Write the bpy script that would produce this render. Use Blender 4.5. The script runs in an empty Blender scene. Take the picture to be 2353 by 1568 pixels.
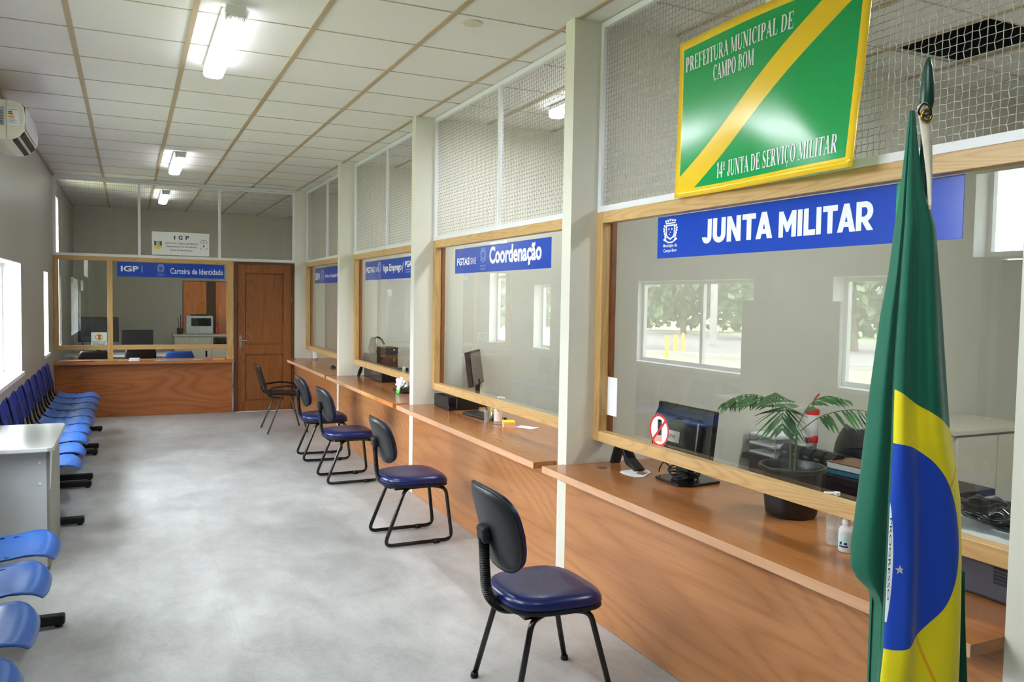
import bpy, math, random
from mathutils import Vector, Matrix
random.seed(7)
S = bpy.context.scene
COL = S.collection
PI = math.pi

# ------------------------------------------------------------------ camera, sky, exposure
CAM_H = 1.658
cam = bpy.data.objects.new('camera', bpy.data.cameras.new('camera'))
COL.objects.link(cam)
cam.data.sensor_fit = 'HORIZONTAL'
cam.data.sensor_width = 36.0
cam.data.lens = 36.0 * 1876.52 / 2353.0
cam.data.clip_start = 0.02
cam.data.clip_end = 300
_yaw, _pit, _rol = 0.4392, -0.0504, -0.0168
_f = Vector((math.sin(_yaw) * math.cos(_pit), math.cos(_yaw) * math.cos(_pit), math.sin(_pit)))
_r = Vector((math.cos(_yaw), -math.sin(_yaw), 0))
_d = _f.cross(_r)
_r2 = _r * math.cos(_rol) + _d * math.sin(_rol)
_d2 = -_r * math.sin(_rol) + _d * math.cos(_rol)
_m = Matrix((_r2, -_d2, -_f)).transposed().to_4x4()
_m.translation = (0, 0, CAM_H)
cam.matrix_world = _m
S.camera = cam

S.view_settings.view_transform = 'Standard'
S.view_settings.look = 'None'
S.view_settings.gamma = 1
S.view_settings.use_curve_mapping = False
S.view_settings.exposure = 0.80
S.cycles.use_denoising = True
S.cycles.max_bounces = 10
S.cycles.diffuse_bounces = 5
S.cycles.glossy_bounces = 4
S.cycles.transparent_max_bounces = 24
S.cycles.sample_clamp_indirect = 6.0
S.cycles.caustics_reflective = False
S.cycles.caustics_refractive = False
S.cycles.use_light_tree = True

SKY = 18.0
LAMP = 5.0
LAMP_W = 12.5
W = bpy.data.worlds.new('sky')
S.world = W
W.use_nodes = True
_n = W.node_tree.nodes
_l = W.node_tree.links
_n.clear()
_bg = _n.new('ShaderNodeBackground')
_bg.inputs[1].default_value = SKY
_out = _n.new('ShaderNodeOutputWorld')
_tc = _n.new('ShaderNodeTexCoord')
_sx = _n.new('ShaderNodeSeparateXYZ')
_rp = _n.new('ShaderNodeValToRGB')
_rp.color_ramp.elements[0].position = 0.0
_rp.color_ramp.elements[0].color = (0.91, 0.96, 1.0, 1)
_rp.color_ramp.elements[1].position = 0.7
_rp.color_ramp.elements[1].color = (0.89, 0.95, 1.0, 1)
_l.new(_tc.outputs['Generated'], _sx.inputs[0])
_l.new(_sx.outputs[2], _rp.inputs[0])
_l.new(_rp.outputs[0], _bg.inputs[0])
_l.new(_bg.outputs[0], _out.inputs[0])


def portal(name, loc, sx, sy, rot):
    d = bpy.data.lights.new(name, 'AREA')
    d.shape = 'RECTANGLE'
    d.size, d.size_y = sx, sy
    d.cycles.is_portal = True
    o = bpy.data.objects.new(name, d)
    o.location = loc
    o.rotation_euler = rot
    COL.objects.link(o)


# ------------------------------------------------------------------ main measures (metres)
H = 3.179            # ceiling
XL = -0.88           # left wall face
XR = 2.342           # face of the service windows
XP = 2.178           # face of the counter panels and of the divider ends
XC = 2.036           # counter top front edge
CT = 0.754           # counter top height
YB = 12.085          # back partition
XO = 7.0             # outer wall of the offices
YI = 16.3            # end of the identity office
YS = -3.6            # entrance wall behind the camera
ZT = 2.1455          # top of the oak frames
ZB = 0.886           # bottom of the oak frames
DIV = [(1.31, 1.414), (3.907, 4.006), (6.591, 6.687), (9.295, 9.384)]
BAYS = [(1.414, 3.907), (4.006, 6.591), (6.687, 9.295), (9.384, YB)]


# ------------------------------------------------------------------ mesh helpers
class MB:
    def __init__(s):
        s.v, s.f, s.m = [], [], []

    def add(s, vs, fs, mi=0):
        b = len(s.v)
        s.v += [tuple(p) for p in vs]
        for f in fs:
            s.f.append(tuple(i + b for i in f))
            s.m.append(mi)

    def box(s, x0, x1, y0, y1, z0, z1, mi=0):
        s.add([(x0, y0, z0), (x1, y0, z0), (x1, y1, z0), (x0, y1, z0), (x0, y0, z1), (x1, y0, z1), (x1, y1, z1), (x0, y1, z1)],
              [(3, 2, 1, 0), (4, 5, 6, 7), (0, 1, 5, 4), (1, 2, 6, 5), (2, 3, 7, 6), (3, 0, 4, 7)], mi)
        return s

    def obox(s, c, size, rot=(0, 0, 0), mi=0):
        from mathutils import Euler
        R = Euler(rot).to_matrix()
        n = len(s.v)
        hx, hy, hz = size[0] / 2, size[1] / 2, size[2] / 2
        s.box(-hx, hx, -hy, hy, -hz, hz, mi)
        for i in range(n, len(s.v)):
            p = R @ Vector(s.v[i])
            s.v[i] = (p.x + c[0], p.y + c[1], p.z + c[2])
        return s

    def tube(s, path, r, n=10, mi=0, closed=False, caps=True):
        P = [Vector(p) for p in path]
        N = len(P)
        rs = r if isinstance(r, (list, tuple)) else [r] * N
        rings = []
        prev = None
        for i in range(N):
            if closed:
                t = P[(i + 1) % N] - P[i - 1]
            else:
                t = P[min(i + 1, N - 1)] - P[max(i - 1, 0)]
            t.normalize()
            if prev is None:
                a = Vector((0, 0, 1)) if abs(t.z) < 0.9 else Vector((1, 0, 0))
                u = t.cross(a).normalized()
            else:
                u = (prev - t * prev.dot(t)).normalized()
            prev = u
            w = t.cross(u)
            rings.append([P[i] + (u * math.cos(2 * PI * k / n) + w * math.sin(2 * PI * k / n)) * rs[i] for k in range(n)])
        vs = [p for g in rings for p in g]
        fs = []
        for i in range(N if closed else N - 1):
            j = (i + 1) % N
            for k in range(n):
                k2 = (k + 1) % n
                fs.append((i * n + k, i * n + k2, j * n + k2, j * n + k))
        if caps and not closed:
            fs.append(tuple(range(n - 1, -1, -1)))
            fs.append(tuple((N - 1) * n + k for k in range(n)))
        s.add(vs, fs, mi)
        return s

    def lathe(s, prof, c=(0, 0, 0), n=28, mi=0, caps=True):
        vs = []
        for r, z in prof:
            for k in range(n):
                a = 2 * PI * k / n
                vs.append((c[0] + r * math.cos(a), c[1] + r * math.sin(a), c[2] + z))
        fs = []
        for i in range(len(prof) - 1):
            for k in range(n):
                k2 = (k + 1) % n
                fs.append((i * n + k, i * n + k2, (i + 1) * n + k2, (i + 1) * n + k))
        if caps:
            fs.append(tuple(range(n - 1, -1, -1)))
            fs.append(tuple((len(prof) - 1) * n + k for k in range(n)))
        s.add(vs, fs, mi)
        return s

    def rings(s, rings, mi=0, cap0=True, cap1=True):
        n = len(rings[0])
        vs = [p for g in rings for p in g]
        fs = []
        for i in range(len(rings) - 1):
            for k in range(n):
                k2 = (k + 1) % n
                fs.append((i * n + k, i * n + k2, (i + 1) * n + k2, (i + 1) * n + k))
        if cap0:
            fs.append(tuple(range(n - 1, -1, -1)))
        if cap1:
            fs.append(tuple((len(rings) - 1) * n + k for k in range(n)))
        s.add(vs, fs, mi)
        return s

    def grid(s, fn, nu, nv, mi=0):
        vs = [fn(i / nu, j / nv) for j in range(nv + 1) for i in range(nu + 1)]
        fs = []
        for j in range(nv):
            for i in range(nu):
                a = j * (nu + 1) + i
                fs.append((a, a + 1, a + nu + 2, a + nu + 1))
        s.add(vs, fs, mi)
        return s

    def prism(s, poly, fn0, fn1, mi=0):
        n = len(poly)
        vs = [fn0(*p) for p in poly] + [fn1(*p) for p in poly]
        fs = [tuple(range(n - 1, -1, -1)), tuple(range(n, 2 * n))]
        for k in range(n):
            k2 = (k + 1) % n
            fs.append((k, k2, n + k2, n + k))
        s.add(vs, fs, mi)
        return s

    def build(s, name, mat, parent=None, smooth=False, bevel=0, seg=2, world=True, angle=None, solid=0):
        me = bpy.data.meshes.new(name)
        off = parent.location if (parent is not None and world) else Vector((0, 0, 0))
        if parent is not None and world and parent.parent is not None:
            off = off + parent.parent.location
        me.from_pydata([(p[0] - off[0], p[1] - off[1], p[2] - off[2]) for p in s.v], [], s.f)
        for m in (mat if isinstance(mat, (list, tuple)) else [mat]):
            me.materials.append(m)
        if any(s.m):
            me.polygons.foreach_set('material_index', s.m)
        import bmesh
        bm = bmesh.new()
        bm.from_mesh(me)
        bmesh.ops.recalc_face_normals(bm, faces=bm.faces)
        bm.to_mesh(me)
        bm.free()
        if smooth:
            me.polygons.foreach_set('use_smooth', [True] * len(me.polygons))
            if angle:
                me.set_sharp_from_angle(angle=math.radians(angle))
        o = bpy.data.objects.new(name, me)
        COL.objects.link(o)
        if parent is not None:
            o.parent = parent
        if solid:
            md = o.modifiers.new('thick', 'SOLIDIFY')
            md.thickness = solid
            md.offset = 0
        if bevel:
            md = o.modifiers.new('edge', 'BEVEL')
            md.width = bevel
            md.segments = seg
            md.limit_method = 'ANGLE'
            md.angle_limit = math.radians(40)
        return o


def tag(o, label=None, cat=None, group=None, kind=None):
    if label:
        o['label'] = label
    if cat:
        o['category'] = cat
    if group:
        o['group'] = group
    if kind:
        o['kind'] = kind
    return o


def thing(name, label, cat, loc, group=None, rz=0, kind=None):
    o = bpy.data.objects.new(name, None)
    o.empty_display_size = 0.05
    o.location = loc
    o.rotation_euler = (0, 0, rz)
    COL.objects.link(o)
    return tag(o, label, cat, group, kind)


def struct(mb, name, mat, label=None, cat=None, **k):
    o = mb.build(name, mat, **k)
    return tag(o, label, cat, kind='structure')


def copy_tree(o, parent=None):
    c = o.copy()
    COL.objects.link(c)
    if parent is not None:
        c.parent = parent
    for ch in list(o.children):
        copy_tree(ch, c)
    return c


def spline(pts, n=8, closed=False):
    P = [Vector(p) for p in pts]
    N = len(P)
    out = []
    for i in range(N if closed else N - 1):
        p0 = P[(i - 1) % N] if (closed or i > 0) else P[0] * 2 - P[1]
        p1, p2 = P[i], P[(i + 1) % N]
        p3 = P[(i + 2) % N] if (closed or i < N - 2) else p2 * 2 - p1
        for k in range(n):
            t = k / n
            out.append(0.5 * ((2 * p1) + (p2 - p0) * t + (2 * p0 - 5 * p1 + 4 * p2 - p3) * t * t + (3 * p1 - p0 - 3 * p2 + p3) * t ** 3))
    if not closed:
        out.append(P[-1])
    return out


def rounded(pts, r=0.03, n=5):
    """polyline with its inner corners rounded"""
    P = [Vector(p) for p in pts]
    out = [P[0]]
    for i in range(1, len(P) - 1):
        a, b, c = P[i - 1], P[i], P[i + 1]
        d1, d2 = (a - b), (c - b)
        q = min(r, d1.length * 0.45, d2.length * 0.45)
        s0, s1 = b + d1.normalized() * q, b + d2.normalized() * q
        for k in range(n + 1):
            t = k / n
            out.append(s0 * (1 - t) ** 2 + b * 2 * t * (1 - t) + s1 * t * t)
    out.append(P[-1])
    return out


def interp(x, tab):
    if x <= tab[0][0]:
        return tab[0][1]
    for (a, p), (b, q) in zip(tab, tab[1:]):
        if x <= b:
            return p + (q - p) * (x - a) / (b - a)
    return tab[-1][1]


# ------------------------------------------------------------------ materials
def srgb(r, g, b):
    f = lambda c: (c / 255 / 12.92) if c / 255 <= 0.04045 else ((c / 255 + 0.055) / 1.055) ** 2.4
    return (f(r), f(g), f(b), 1)


class NT:
    def __init__(s, name):
        s.mat = bpy.data.materials.new(name)
        s.mat.use_nodes = True
        s.t = s.mat.node_tree
        s.b = s.t.nodes['Principled BSDF']
        s.out = s.t.nodes['Material Output']

    def n(s, typ, **k):
        x = s.t.nodes.new(typ)
        for a, b in k.items():
            setattr(x, a, b)
        return x

    def l(s, a, b):
        s.t.links.new(a, b)

    def math(s, op, a, b=None, c=None):
        x = s.n('ShaderNodeMath', operation=op)
        for i, q in enumerate((a, b, c)):
            if q is None:
                continue
            if isinstance(q, (int, float)):
                x.inputs[i].default_value = q
            else:
                s.l(q, x.inputs[i])
        return x.outputs[0]

    def mix(s, fac, a, b):
        x = s.n('ShaderNodeMix', data_type='RGBA')
        for sock, q in ((x.inputs[0], fac), (x.inputs[6], a), (x.inputs[7], b)):
            if isinstance(q, (int, float, tuple)):
                sock.default_value = q
            else:
                s.l(q, sock)
        return x.outputs[2]

    def coords(s, scale=(1, 1, 1), rot=(0, 0, 0), which='Object'):
        tc = s.n('ShaderNodeTexCoord')
        mp = s.n('ShaderNodeMapping')
        mp.inputs['Scale'].default_value = scale
        mp.inputs['Rotation'].default_value = rot
        s.l(tc.outputs[which], mp.inputs[0])
        return mp.outputs[0]

    def noise(s, vec, scale=5, detail=4, rough=0.5, dist=0):
        x = s.n('ShaderNodeTexNoise')
        x.inputs['Scale'].default_value = scale
        x.inputs['Detail'].default_value = detail
        x.inputs['Roughness'].default_value = rough
        x.inputs['Distortion'].default_value = dist
        s.l(vec, x.inputs['Vector'])
        return x.outputs[0]

    def ramp(s, fac, stops):
        x = s.n('ShaderNodeValToRGB')
        e = x.color_ramp.elements
        e[0].position, e[0].color = stops[0]
        e[1].position, e[1].color = stops[1]
        for p, c in stops[2:]:
            k = e.new(p)
            k.color = c
        s.l(fac, x.inputs[0])
        return x.outputs[0]

    def bump(s, h, strength=0.2, dist=0.01):
        x = s.n('ShaderNodeBump')
        x.inputs['Strength'].default_value = strength
        x.inputs['Distance'].default_value = dist
        s.l(h, x.inputs['Height'])
        s.l(x.outputs[0], s.b.inputs['Normal'])


def plain(name, col, rough=0.5, metal=0.0, var=0.06, scale=6, spec=0.5, bump=0, coat=0):
    t = NT(name)
    nz = t.noise(t.coords(), scale, 3)
    c = tuple(max(0, min(1, q * (1 - var))) for q in col[:3]) + (1,)
    d = tuple(max(0, min(1, q * (1 + var))) for q in col[:3]) + (1,)
    t.l(t.ramp(nz, [(0.3, c), (0.7, d)]), t.b.inputs['Base Color'])
    t.b.inputs['Roughness'].default_value = rough
    t.b.inputs['Metallic'].default_value = metal
    t.b.inputs['Specular IOR Level'].default_value = spec
    if coat:
        t.b.inputs['Coat Weight'].default_value = coat
        t.b.inputs['Coat Roughness'].default_value = 0.1
    if bump:
        t.bump(t.noise(t.coords(), scale * 30, 2), bump, 0.002)
    return t.mat


def wood(name, dark, light, axis='y', fine=1.0, rough=0.3, band=1.0, contrast=1.0, fibre=0.32):
    """laminate with flowing grain along the axis"""
    t = NT(name)
    st = {'x': (0.13, 1, 1), 'y': (1, 0.13, 1), 'z': (1, 1, 0.13)}[axis]
    v = t.coords(st)
    big = t.noise(v, 2.3 * band, 2, 0.45, 0.4)
    rings = t.math('FRACT', t.math('MULTIPLY', big, 34.0))
    tri = t.math('ABSOLUTE', t.math('SUBTRACT', t.math('MULTIPLY', rings, 2), 1))
    line = t.math('SUBTRACT', 1.0, t.math('POWER', tri, 2.0))
    sf = {'x': (0.035, 1, 1), 'y': (1, 0.035, 1), 'z': (1, 1, 0.035)}[axis]
    fib = t.noise(t.coords(sf), 90 * fine, 3, 0.6)
    mid = t.noise(v, 5 * band, 3, 0.5)
    f = t.math('ADD', t.math('ADD', t.math('MULTIPLY', line, 0.30 * contrast), t.math('MULTIPLY', fib, fibre)), t.math('MULTIPLY', mid, 0.34))
    f = t.math('SUBTRACT', f, 0.16 * contrast - 0.18 - 0.5 * (0.32 - fibre))
    t.l(t.ramp(f, [(0.28, dark), (0.85, light)]), t.b.inputs['Base Color'])
    t.b.inputs['Roughness'].default_value = rough
    return t.mat


M = {}
M['ceiling'] = plain('ceiling_tile', srgb(228, 227, 224), 0.85, var=0.015, scale=3)
M['tee'] = plain('ceiling_tee', srgb(176, 158, 128), 0.55, var=0.05)
M['tee_thin'] = plain('ceiling_seam', srgb(182, 170, 148), 0.6, var=0.05)
M['wall'] = plain('beige_wall', srgb(201, 197, 180), 0.6, var=0.02, scale=2, bump=0.05)
M['cream'] = plain('cream_paint', srgb(214, 212, 199), 0.55, var=0.015)
M['white_metal'] = plain('white_metal', srgb(226, 227, 230), 0.35, var=0.02)
M['wire'] = plain('galvanised_wire', srgb(158, 156, 148), 0.45, metal=0.35, var=0.1, scale=40)
M['oak_y'] = wood('oak_frame_along', srgb(172, 132, 78), srgb(222, 186, 128), 'y', 1.2, 0.4, 1.5, 0.6)
M['oak_x'] = wood('oak_frame_across', srgb(164, 124, 70), srgb(208, 170, 110), 'x', 1.2, 0.4, 1.5, 0.6)
M['oak_z'] = wood('oak_frame_upright', srgb(166, 126, 70), srgb(214, 178, 118), 'z', 1.2, 0.4, 1.5, 0.6)
M['stop'] = wood('red_brown_stop', srgb(92, 42, 18), srgb(132, 70, 34), 'z', 1, 0.4)
M['counter'] = wood('counter_top_laminate', srgb(142, 84, 42), srgb(190, 128, 74), 'y', 0.6, 0.2, 0.8, 0.30, 0.12)
M['panel'] = wood('counter_panel_laminate', srgb(146, 88, 44), srgb(214, 152, 98), 'y', 0.7, 0.3, 0.8, 0.45, 0.26)
M['panel_x'] = wood('counter_panel_laminate_across', srgb(140, 76, 36), srgb(186, 114, 62), 'x', 1, 0.32, 0.75, 0.8)
M['counter_x'] = wood('counter_top_laminate_across', srgb(150, 90, 46), srgb(196, 134, 82), 'x', 0.6, 0.25, 0.8, 0.4, 0.14)
M['edge'] = wood('pink_edge_band', srgb(198, 148, 112), srgb(224, 178, 142), 'y', 1.2, 0.35, 1, 0.4)  # pinkish edge, its lighter tone paints in the window light it reflects
M['edge_pale'] = wood('pale_edge_band', srgb(214, 158, 92), srgb(236, 186, 120), 'y', 1.2, 0.35, 1, 0.4)
M['edge_orange'] = wood('orange_edge_band', srgb(206, 118, 54), srgb(236, 156, 84), 'y', 1.2, 0.35, 1, 0.4)
M['door'] = wood('dark_door_veneer', srgb(112, 62, 24), srgb(158, 96, 46), 'z', 1, 0.38, 1.0, 0.7)
M['door_dark'] = wood('door_frame_veneer', srgb(74, 36, 14), srgb(110, 62, 28), 'z', 1, 0.4)
M['orange_wood'] = wood('orange_veneer', srgb(206, 104, 38), srgb(240, 150, 78), 'z', 1, 0.35, 1.2)
M['black'] = plain('black_plastic', srgb(16, 16, 18), 0.42, var=0.15, spec=0.35)
M['black_gloss'] = plain('glossy_black_plastic', srgb(14, 14, 16), 0.18, var=0.1)
M['black_metal'] = plain('black_enamel_steel', srgb(14, 14, 15), 0.25, var=0.1)
M['back_shell'] = plain('charcoal_back_shell', srgb(27, 28, 32), 0.4, var=0.08, bump=0.05)
M['blue_vinyl'] = plain('navy_vinyl', srgb(13, 25, 86), 0.3, var=0.08, scale=3)
M['blue_plastic'] = plain('blue_plastic', srgb(32, 92, 176), 0.33, var=0.06, scale=4)
M['blue_back'] = plain('deep_blue_plastic', srgb(10, 44, 134), 0.42, var=0.06, scale=4, spec=0.25)
M['slot'] = plain('dark_blue_slot', srgb(16, 38, 96), 0.5)
M['blue_fabric'] = plain('blue_upholstery', srgb(24, 74, 150), 0.8, var=0.12, scale=30)
M['desk_grey'] = plain('grey_laminate', srgb(196, 200, 208), 0.45, var=0.015)
M['desk_dark'] = plain('dark_grey_laminate', srgb(128, 128, 120), 0.5, var=0.02)
M['desk_top'] = plain('pale_grey_top', srgb(172, 174, 175), 0.22, var=0.015)
M['board'] = plain('grey_board', srgb(150, 152, 148), 0.5, var=0.02)
M['white'] = plain('white_plastic', srgb(232, 233, 234), 0.4, var=0.02)
M['paper'] = plain('paper', srgb(240, 240, 242), 0.7, var=0.02)
M['ac'] = plain('aged_cream_plastic', srgb(228, 226, 204), 0.3, var=0.03)
M['ac_front'] = plain('white_cover_plastic', srgb(212, 214, 222), 0.22, var=0.02)
M['steel'] = plain('brushed_steel', srgb(190, 190, 188), 0.25, metal=1, var=0.05)
M['brass'] = plain('brass', srgb(178, 140, 60), 0.3, metal=1, var=0.1)
M['beige_metal'] = plain('beige_steel_cabinet', srgb(206, 200, 180), 0.4, var=0.02)
M['dark_wood'] = wood('near_black_wood', srgb(26, 16, 12), srgb(48, 32, 24), 'y', 1, 0.3)
M['sign_blue'] = plain('sign_blue_vinyl', srgb(18, 68, 184), 0.2, var=0.02, scale=2)
M['sign_white'] = plain('sign_white_vinyl', srgb(236, 238, 246), 0.35, var=0.01)
M['sign_pale'] = plain('sign_pale_print', srgb(150, 168, 226), 0.35, var=0.02)
M['sign_green'] = plain('sign_green_vinyl', srgb(22, 156, 104), 0.25, var=0.02)
M['navy_ink'] = plain('navy_ink', srgb(22, 24, 84), 0.5, var=0.03)
M['grey_ink'] = plain('grey_ink', srgb(120, 124, 132), 0.5, var=0.03)
M['black_ink'] = plain('black_ink', srgb(24, 24, 26), 0.5)
M['red'] = plain('red_vinyl', srgb(206, 34, 36), 0.35, var=0.03)
M['skin_ink'] = plain('pink_ink', srgb(226, 160, 140), 0.5, var=0.03)
M['green'] = plain('green_print', srgb(20, 112, 78), 0.4)
M['lime'] = plain('lime_plastic', srgb(70, 206, 70), 0.35)
M['yellow'] = plain('yellow_print', srgb(236, 208, 60), 0.45)
M['orange'] = plain('orange_print', srgb(232, 150, 62), 0.45)
M['pink'] = plain('pink_paper', srgb(244, 160, 140), 0.6)
M['cyan'] = plain('teal_print', srgb(44, 120, 150), 0.5)
M['brown'] = plain('brown_canvas', srgb(112, 92, 66), 0.8, var=0.15, scale=25)
M['book'] = plain('brown_book_cover', srgb(120, 82, 54), 0.4, var=0.2, scale=14)
M['pot'] = plain('black_pot', srgb(26, 27, 28), 0.38, var=0.1)
M['soil'] = plain('potting_soil', srgb(44, 34, 26), 0.95, var=0.4, scale=60)
M['leaf'] = plain('palm_leaf', srgb(50, 98, 44), 0.4, var=0.25, scale=20)
M['stem'] = plain('palm_stem', srgb(84, 108, 56), 0.5, var=0.2, scale=30)
M['spear'] = plain('dark_green_lacquer', srgb(22, 66, 54), 0.35, var=0.1)
M['cream_cloth'] = plain('cream_tape', srgb(218, 212, 190), 0.85, var=0.04, scale=40)
M['concrete'] = plain('concrete', srgb(176, 172, 164), 0.9, var=0.1)
M['asphalt'] = plain('asphalt', srgb(132, 126, 122), 0.9, var=0.1, scale=8)
M['grass'] = plain('lawn_grass', srgb(152, 156, 118), 0.95, var=0.25, scale=3)
M['crown'] = plain('tree_leaves', srgb(98, 118, 80), 0.9, var=0.45, scale=1.6)
M['trunk'] = plain('tree_bark', srgb(120, 104, 86), 0.95, var=0.3, scale=8)
M['post_yellow'] = plain('yellow_paint', srgb(232, 178, 40), 0.5)
M['void'] = plain('dark_plenum', srgb(10, 10, 10), 0.9)


def lamp_mat():
    t = NT('lit_diffuser')
    t.b.inputs['Base Color'].default_value = (0.9, 0.9, 0.9, 1)
    t.b.inputs['Emission Color'].default_value = (0.93, 0.97, 1.0, 1)
    t.b.inputs['Emission Strength'].default_value = LAMP
    return t.mat


M['lamp'] = lamp_mat()


def glass_mat(name, tint=(0.93, 0.96, 0.94), f0=0.075, rough=0.0, haze=0.0):
    """thin pane: transmits straight through, mirrors by Schlick's law on both sides"""
    t = NT(name)
    t.t.nodes.remove(t.b)
    g = t.n('ShaderNodeNewGeometry')
    dp = t.n('ShaderNodeVectorMath', operation='DOT_PRODUCT')
    t.l(g.outputs['Normal'], dp.inputs[0])
    t.l(g.outputs['Incoming'], dp.inputs[1])
    c = t.math('ABSOLUTE', dp.outputs['Value'])
    p = t.math('POWER', t.math('SUBTRACT', 1.0, c), 5.0)
    fac = t.math('ADD', t.math('MULTIPLY', p, 1 - f0), f0)
    tr = t.n('ShaderNodeBsdfTransparent')
    tr.inputs[0].default_value = tint + (1,)
    gl = t.n('ShaderNodeBsdfGlossy')
    gl.inputs['Roughness'].default_value = rough
    gl.inputs[0].default_value = (0.95, 0.97, 0.97, 1)
    mx = t.n('ShaderNodeMixShader')
    t.l(fac, mx.inputs[0])
    t.l(tr.outputs[0], mx.inputs[1])
    t.l(gl.outputs[0], mx.inputs[2])
    last = mx.outputs[0]
    if haze:
        df = t.n('ShaderNodeBsdfDiffuse')
        df.inputs[0].default_value = (0.9, 0.92, 0.93, 1)
        m2 = t.n('ShaderNodeMixShader')
        m2.inputs[0].default_value = haze
        t.l(last, m2.inputs[1])
        t.l(df.outputs[0], m2.inputs[2])
        last = m2.outputs[0]
    t.l(last, t.out.inputs[0])
    return t.mat


M['glass'] = glass_mat('service_glass', (0.94, 0.96, 0.94), 0.10)
M['window_glass'] = glass_mat('window_glass', (0.97, 0.98, 0.98), 0.06)
M['clear'] = glass_mat('clear_plastic', (0.95, 0.96, 0.965), 0.10, 0.03, 0.14)
M['film'] = glass_mat('clear_acrylic_film', (0.93, 0.95, 0.97), 0.06, 0.1, 0.08)


def floor_mat():
    t = NT('grey_vinyl_floor')
    v = t.coords()
    a = t.noise(v, 1.3, 5, 0.6, 0.6)
    b = t.noise(t.coords((1, 0.5, 1)), 6.0, 5, 0.65, 0.4)
    c = t.noise(v, 45, 3, 0.6)
    f = t.math('ADD', t.math('ADD', t.math('MULTIPLY', a, 0.45), t.math('MULTIPLY', b, 0.4)), t.math('MULTIPLY', c, 0.15))
    col = t.ramp(f, [(0.3, srgb(138, 138, 138)), (0.70, srgb(208, 208, 209))])
    sx = t.n('ShaderNodeSeparateXYZ')
    t.l(v, sx.inputs[0])
    fx = t.math('FRACT', t.math('DIVIDE', t.math('ADD', sx.outputs[0], 10.32), 0.9))
    fy = t.math('FRACT', t.math('DIVIDE', t.math('ADD', sx.outputs[1], 10.2), 0.9))
    lx = t.math('LESS_THAN', fx, 0.003)
    ly = t.math('LESS_THAN', fy, 0.003)
    ln = t.math('MULTIPLY', t.math('MAXIMUM', lx, ly), 0.35)
    t.l(t.mix(ln, col, srgb(140, 138, 136)), t.b.inputs['Base Color'])
    t.l(t.ramp(b, [(0.3, (0.34,) * 3 + (1,)), (0.7, (0.48,) * 3 + (1,))]), t.b.inputs['Roughness'])
    return t.mat


def brushed_wall():
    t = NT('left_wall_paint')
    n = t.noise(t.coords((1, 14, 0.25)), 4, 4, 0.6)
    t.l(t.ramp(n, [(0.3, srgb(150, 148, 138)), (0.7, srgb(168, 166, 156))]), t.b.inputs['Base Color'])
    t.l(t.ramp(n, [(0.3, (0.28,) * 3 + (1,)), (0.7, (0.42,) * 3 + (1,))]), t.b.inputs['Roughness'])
    return t.mat


M['floor'] = floor_mat()
M['left_wall'] = brushed_wall()


# ------------------------------------------------------------------ lettering helpers
def text2d(body, w=None, h=None, bold=0.0, align='LEFT', x=0, y=0, space=1.0):
    """outline text fitted to a box of w by h with its lower left (or centre) at x, y"""
    c = bpy.data.curves.new('tmp', 'FONT')
    c.body = body
    c.offset = bold
    c.space_character = space
    c.resolution_u = 3
    c.fill_mode = 'FRONT'
    o = bpy.data.objects.new('tmp', c)
    COL.objects.link(o)
    dg = bpy.context.evaluated_depsgraph_get()
    me = bpy.data.meshes.new_from_object(o.evaluated_get(dg))
    vs = [(p.co.x, p.co.y) for p in me.vertices]
    fs = [tuple(p.vertices) for p in me.polygons]
    bpy.data.objects.remove(o)
    bpy.data.curves.remove(c)
    bpy.data.meshes.remove(me)
    x0, x1 = min(p[0] for p in vs), max(p[0] for p in vs)
    y0, y1 = min(p[1] for p in vs), max(p[1] for p in vs)
    sy = (h / (y1 - y0)) if h else None
    sx = (w / (x1 - x0)) if w else sy
    if sy is None:
        sy = sx
    ox = x - ((x1 - x0) * sx / 2 if align == 'CENTER' else 0)
    return [((p[0] - x0) * sx + ox, (p[1] - y0) * sy + y) for p in vs], fs


def boldtext(body, w, h, bold, x, y, d):
    out = []
    for k in (-1, -.5, 0, .5, 1):
        out.append(text2d(body, w - 2 * d, h, bold, 'LEFT', x + d + k * d, y, 1.16))
    return out


def ring2d(cx, cy, rx, ry, t, a0=0, a1=360, n=24, tx=None):
    vs, fs = [], []
    tx = t if tx is None else tx
    for i in range(n + 1):
        a = math.radians(a0 + (a1 - a0) * i / n)
        ca, sa = math.cos(a), math.sin(a)
        vs += [(cx + rx * ca, cy + ry * sa), (cx + (rx - tx) * ca, cy + (ry - t) * sa)]
    for i in range(n):
        fs.append((2 * i, 2 * i + 1, 2 * i + 3, 2 * i + 2))
    return vs, fs


def line2d(x0, y0, x1, y1, w):
    d = math.hypot(x1 - x0, y1 - y0)
    nx, ny = -(y1 - y0) / d * w / 2, (x1 - x0) / d * w / 2
    return [(x0 + nx, y0 + ny), (x0 - nx, y0 - ny), (x1 - nx, y1 - ny), (x1 + nx, y1 + ny)], [(0, 1, 2, 3)]


def hbar(x0, x1, y0, y1):
    return [(x0, y0), (x1, y0), (x1, y1), (x0, y1)], [(0, 1, 2, 3)]


def disc2d(cx, cy, rx, ry, n=24):
    return [(cx + rx * math.cos(2 * PI * i / n), cy + ry * math.sin(2 * PI * i / n)) for i in range(n)], [tuple(range(n))]


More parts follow.
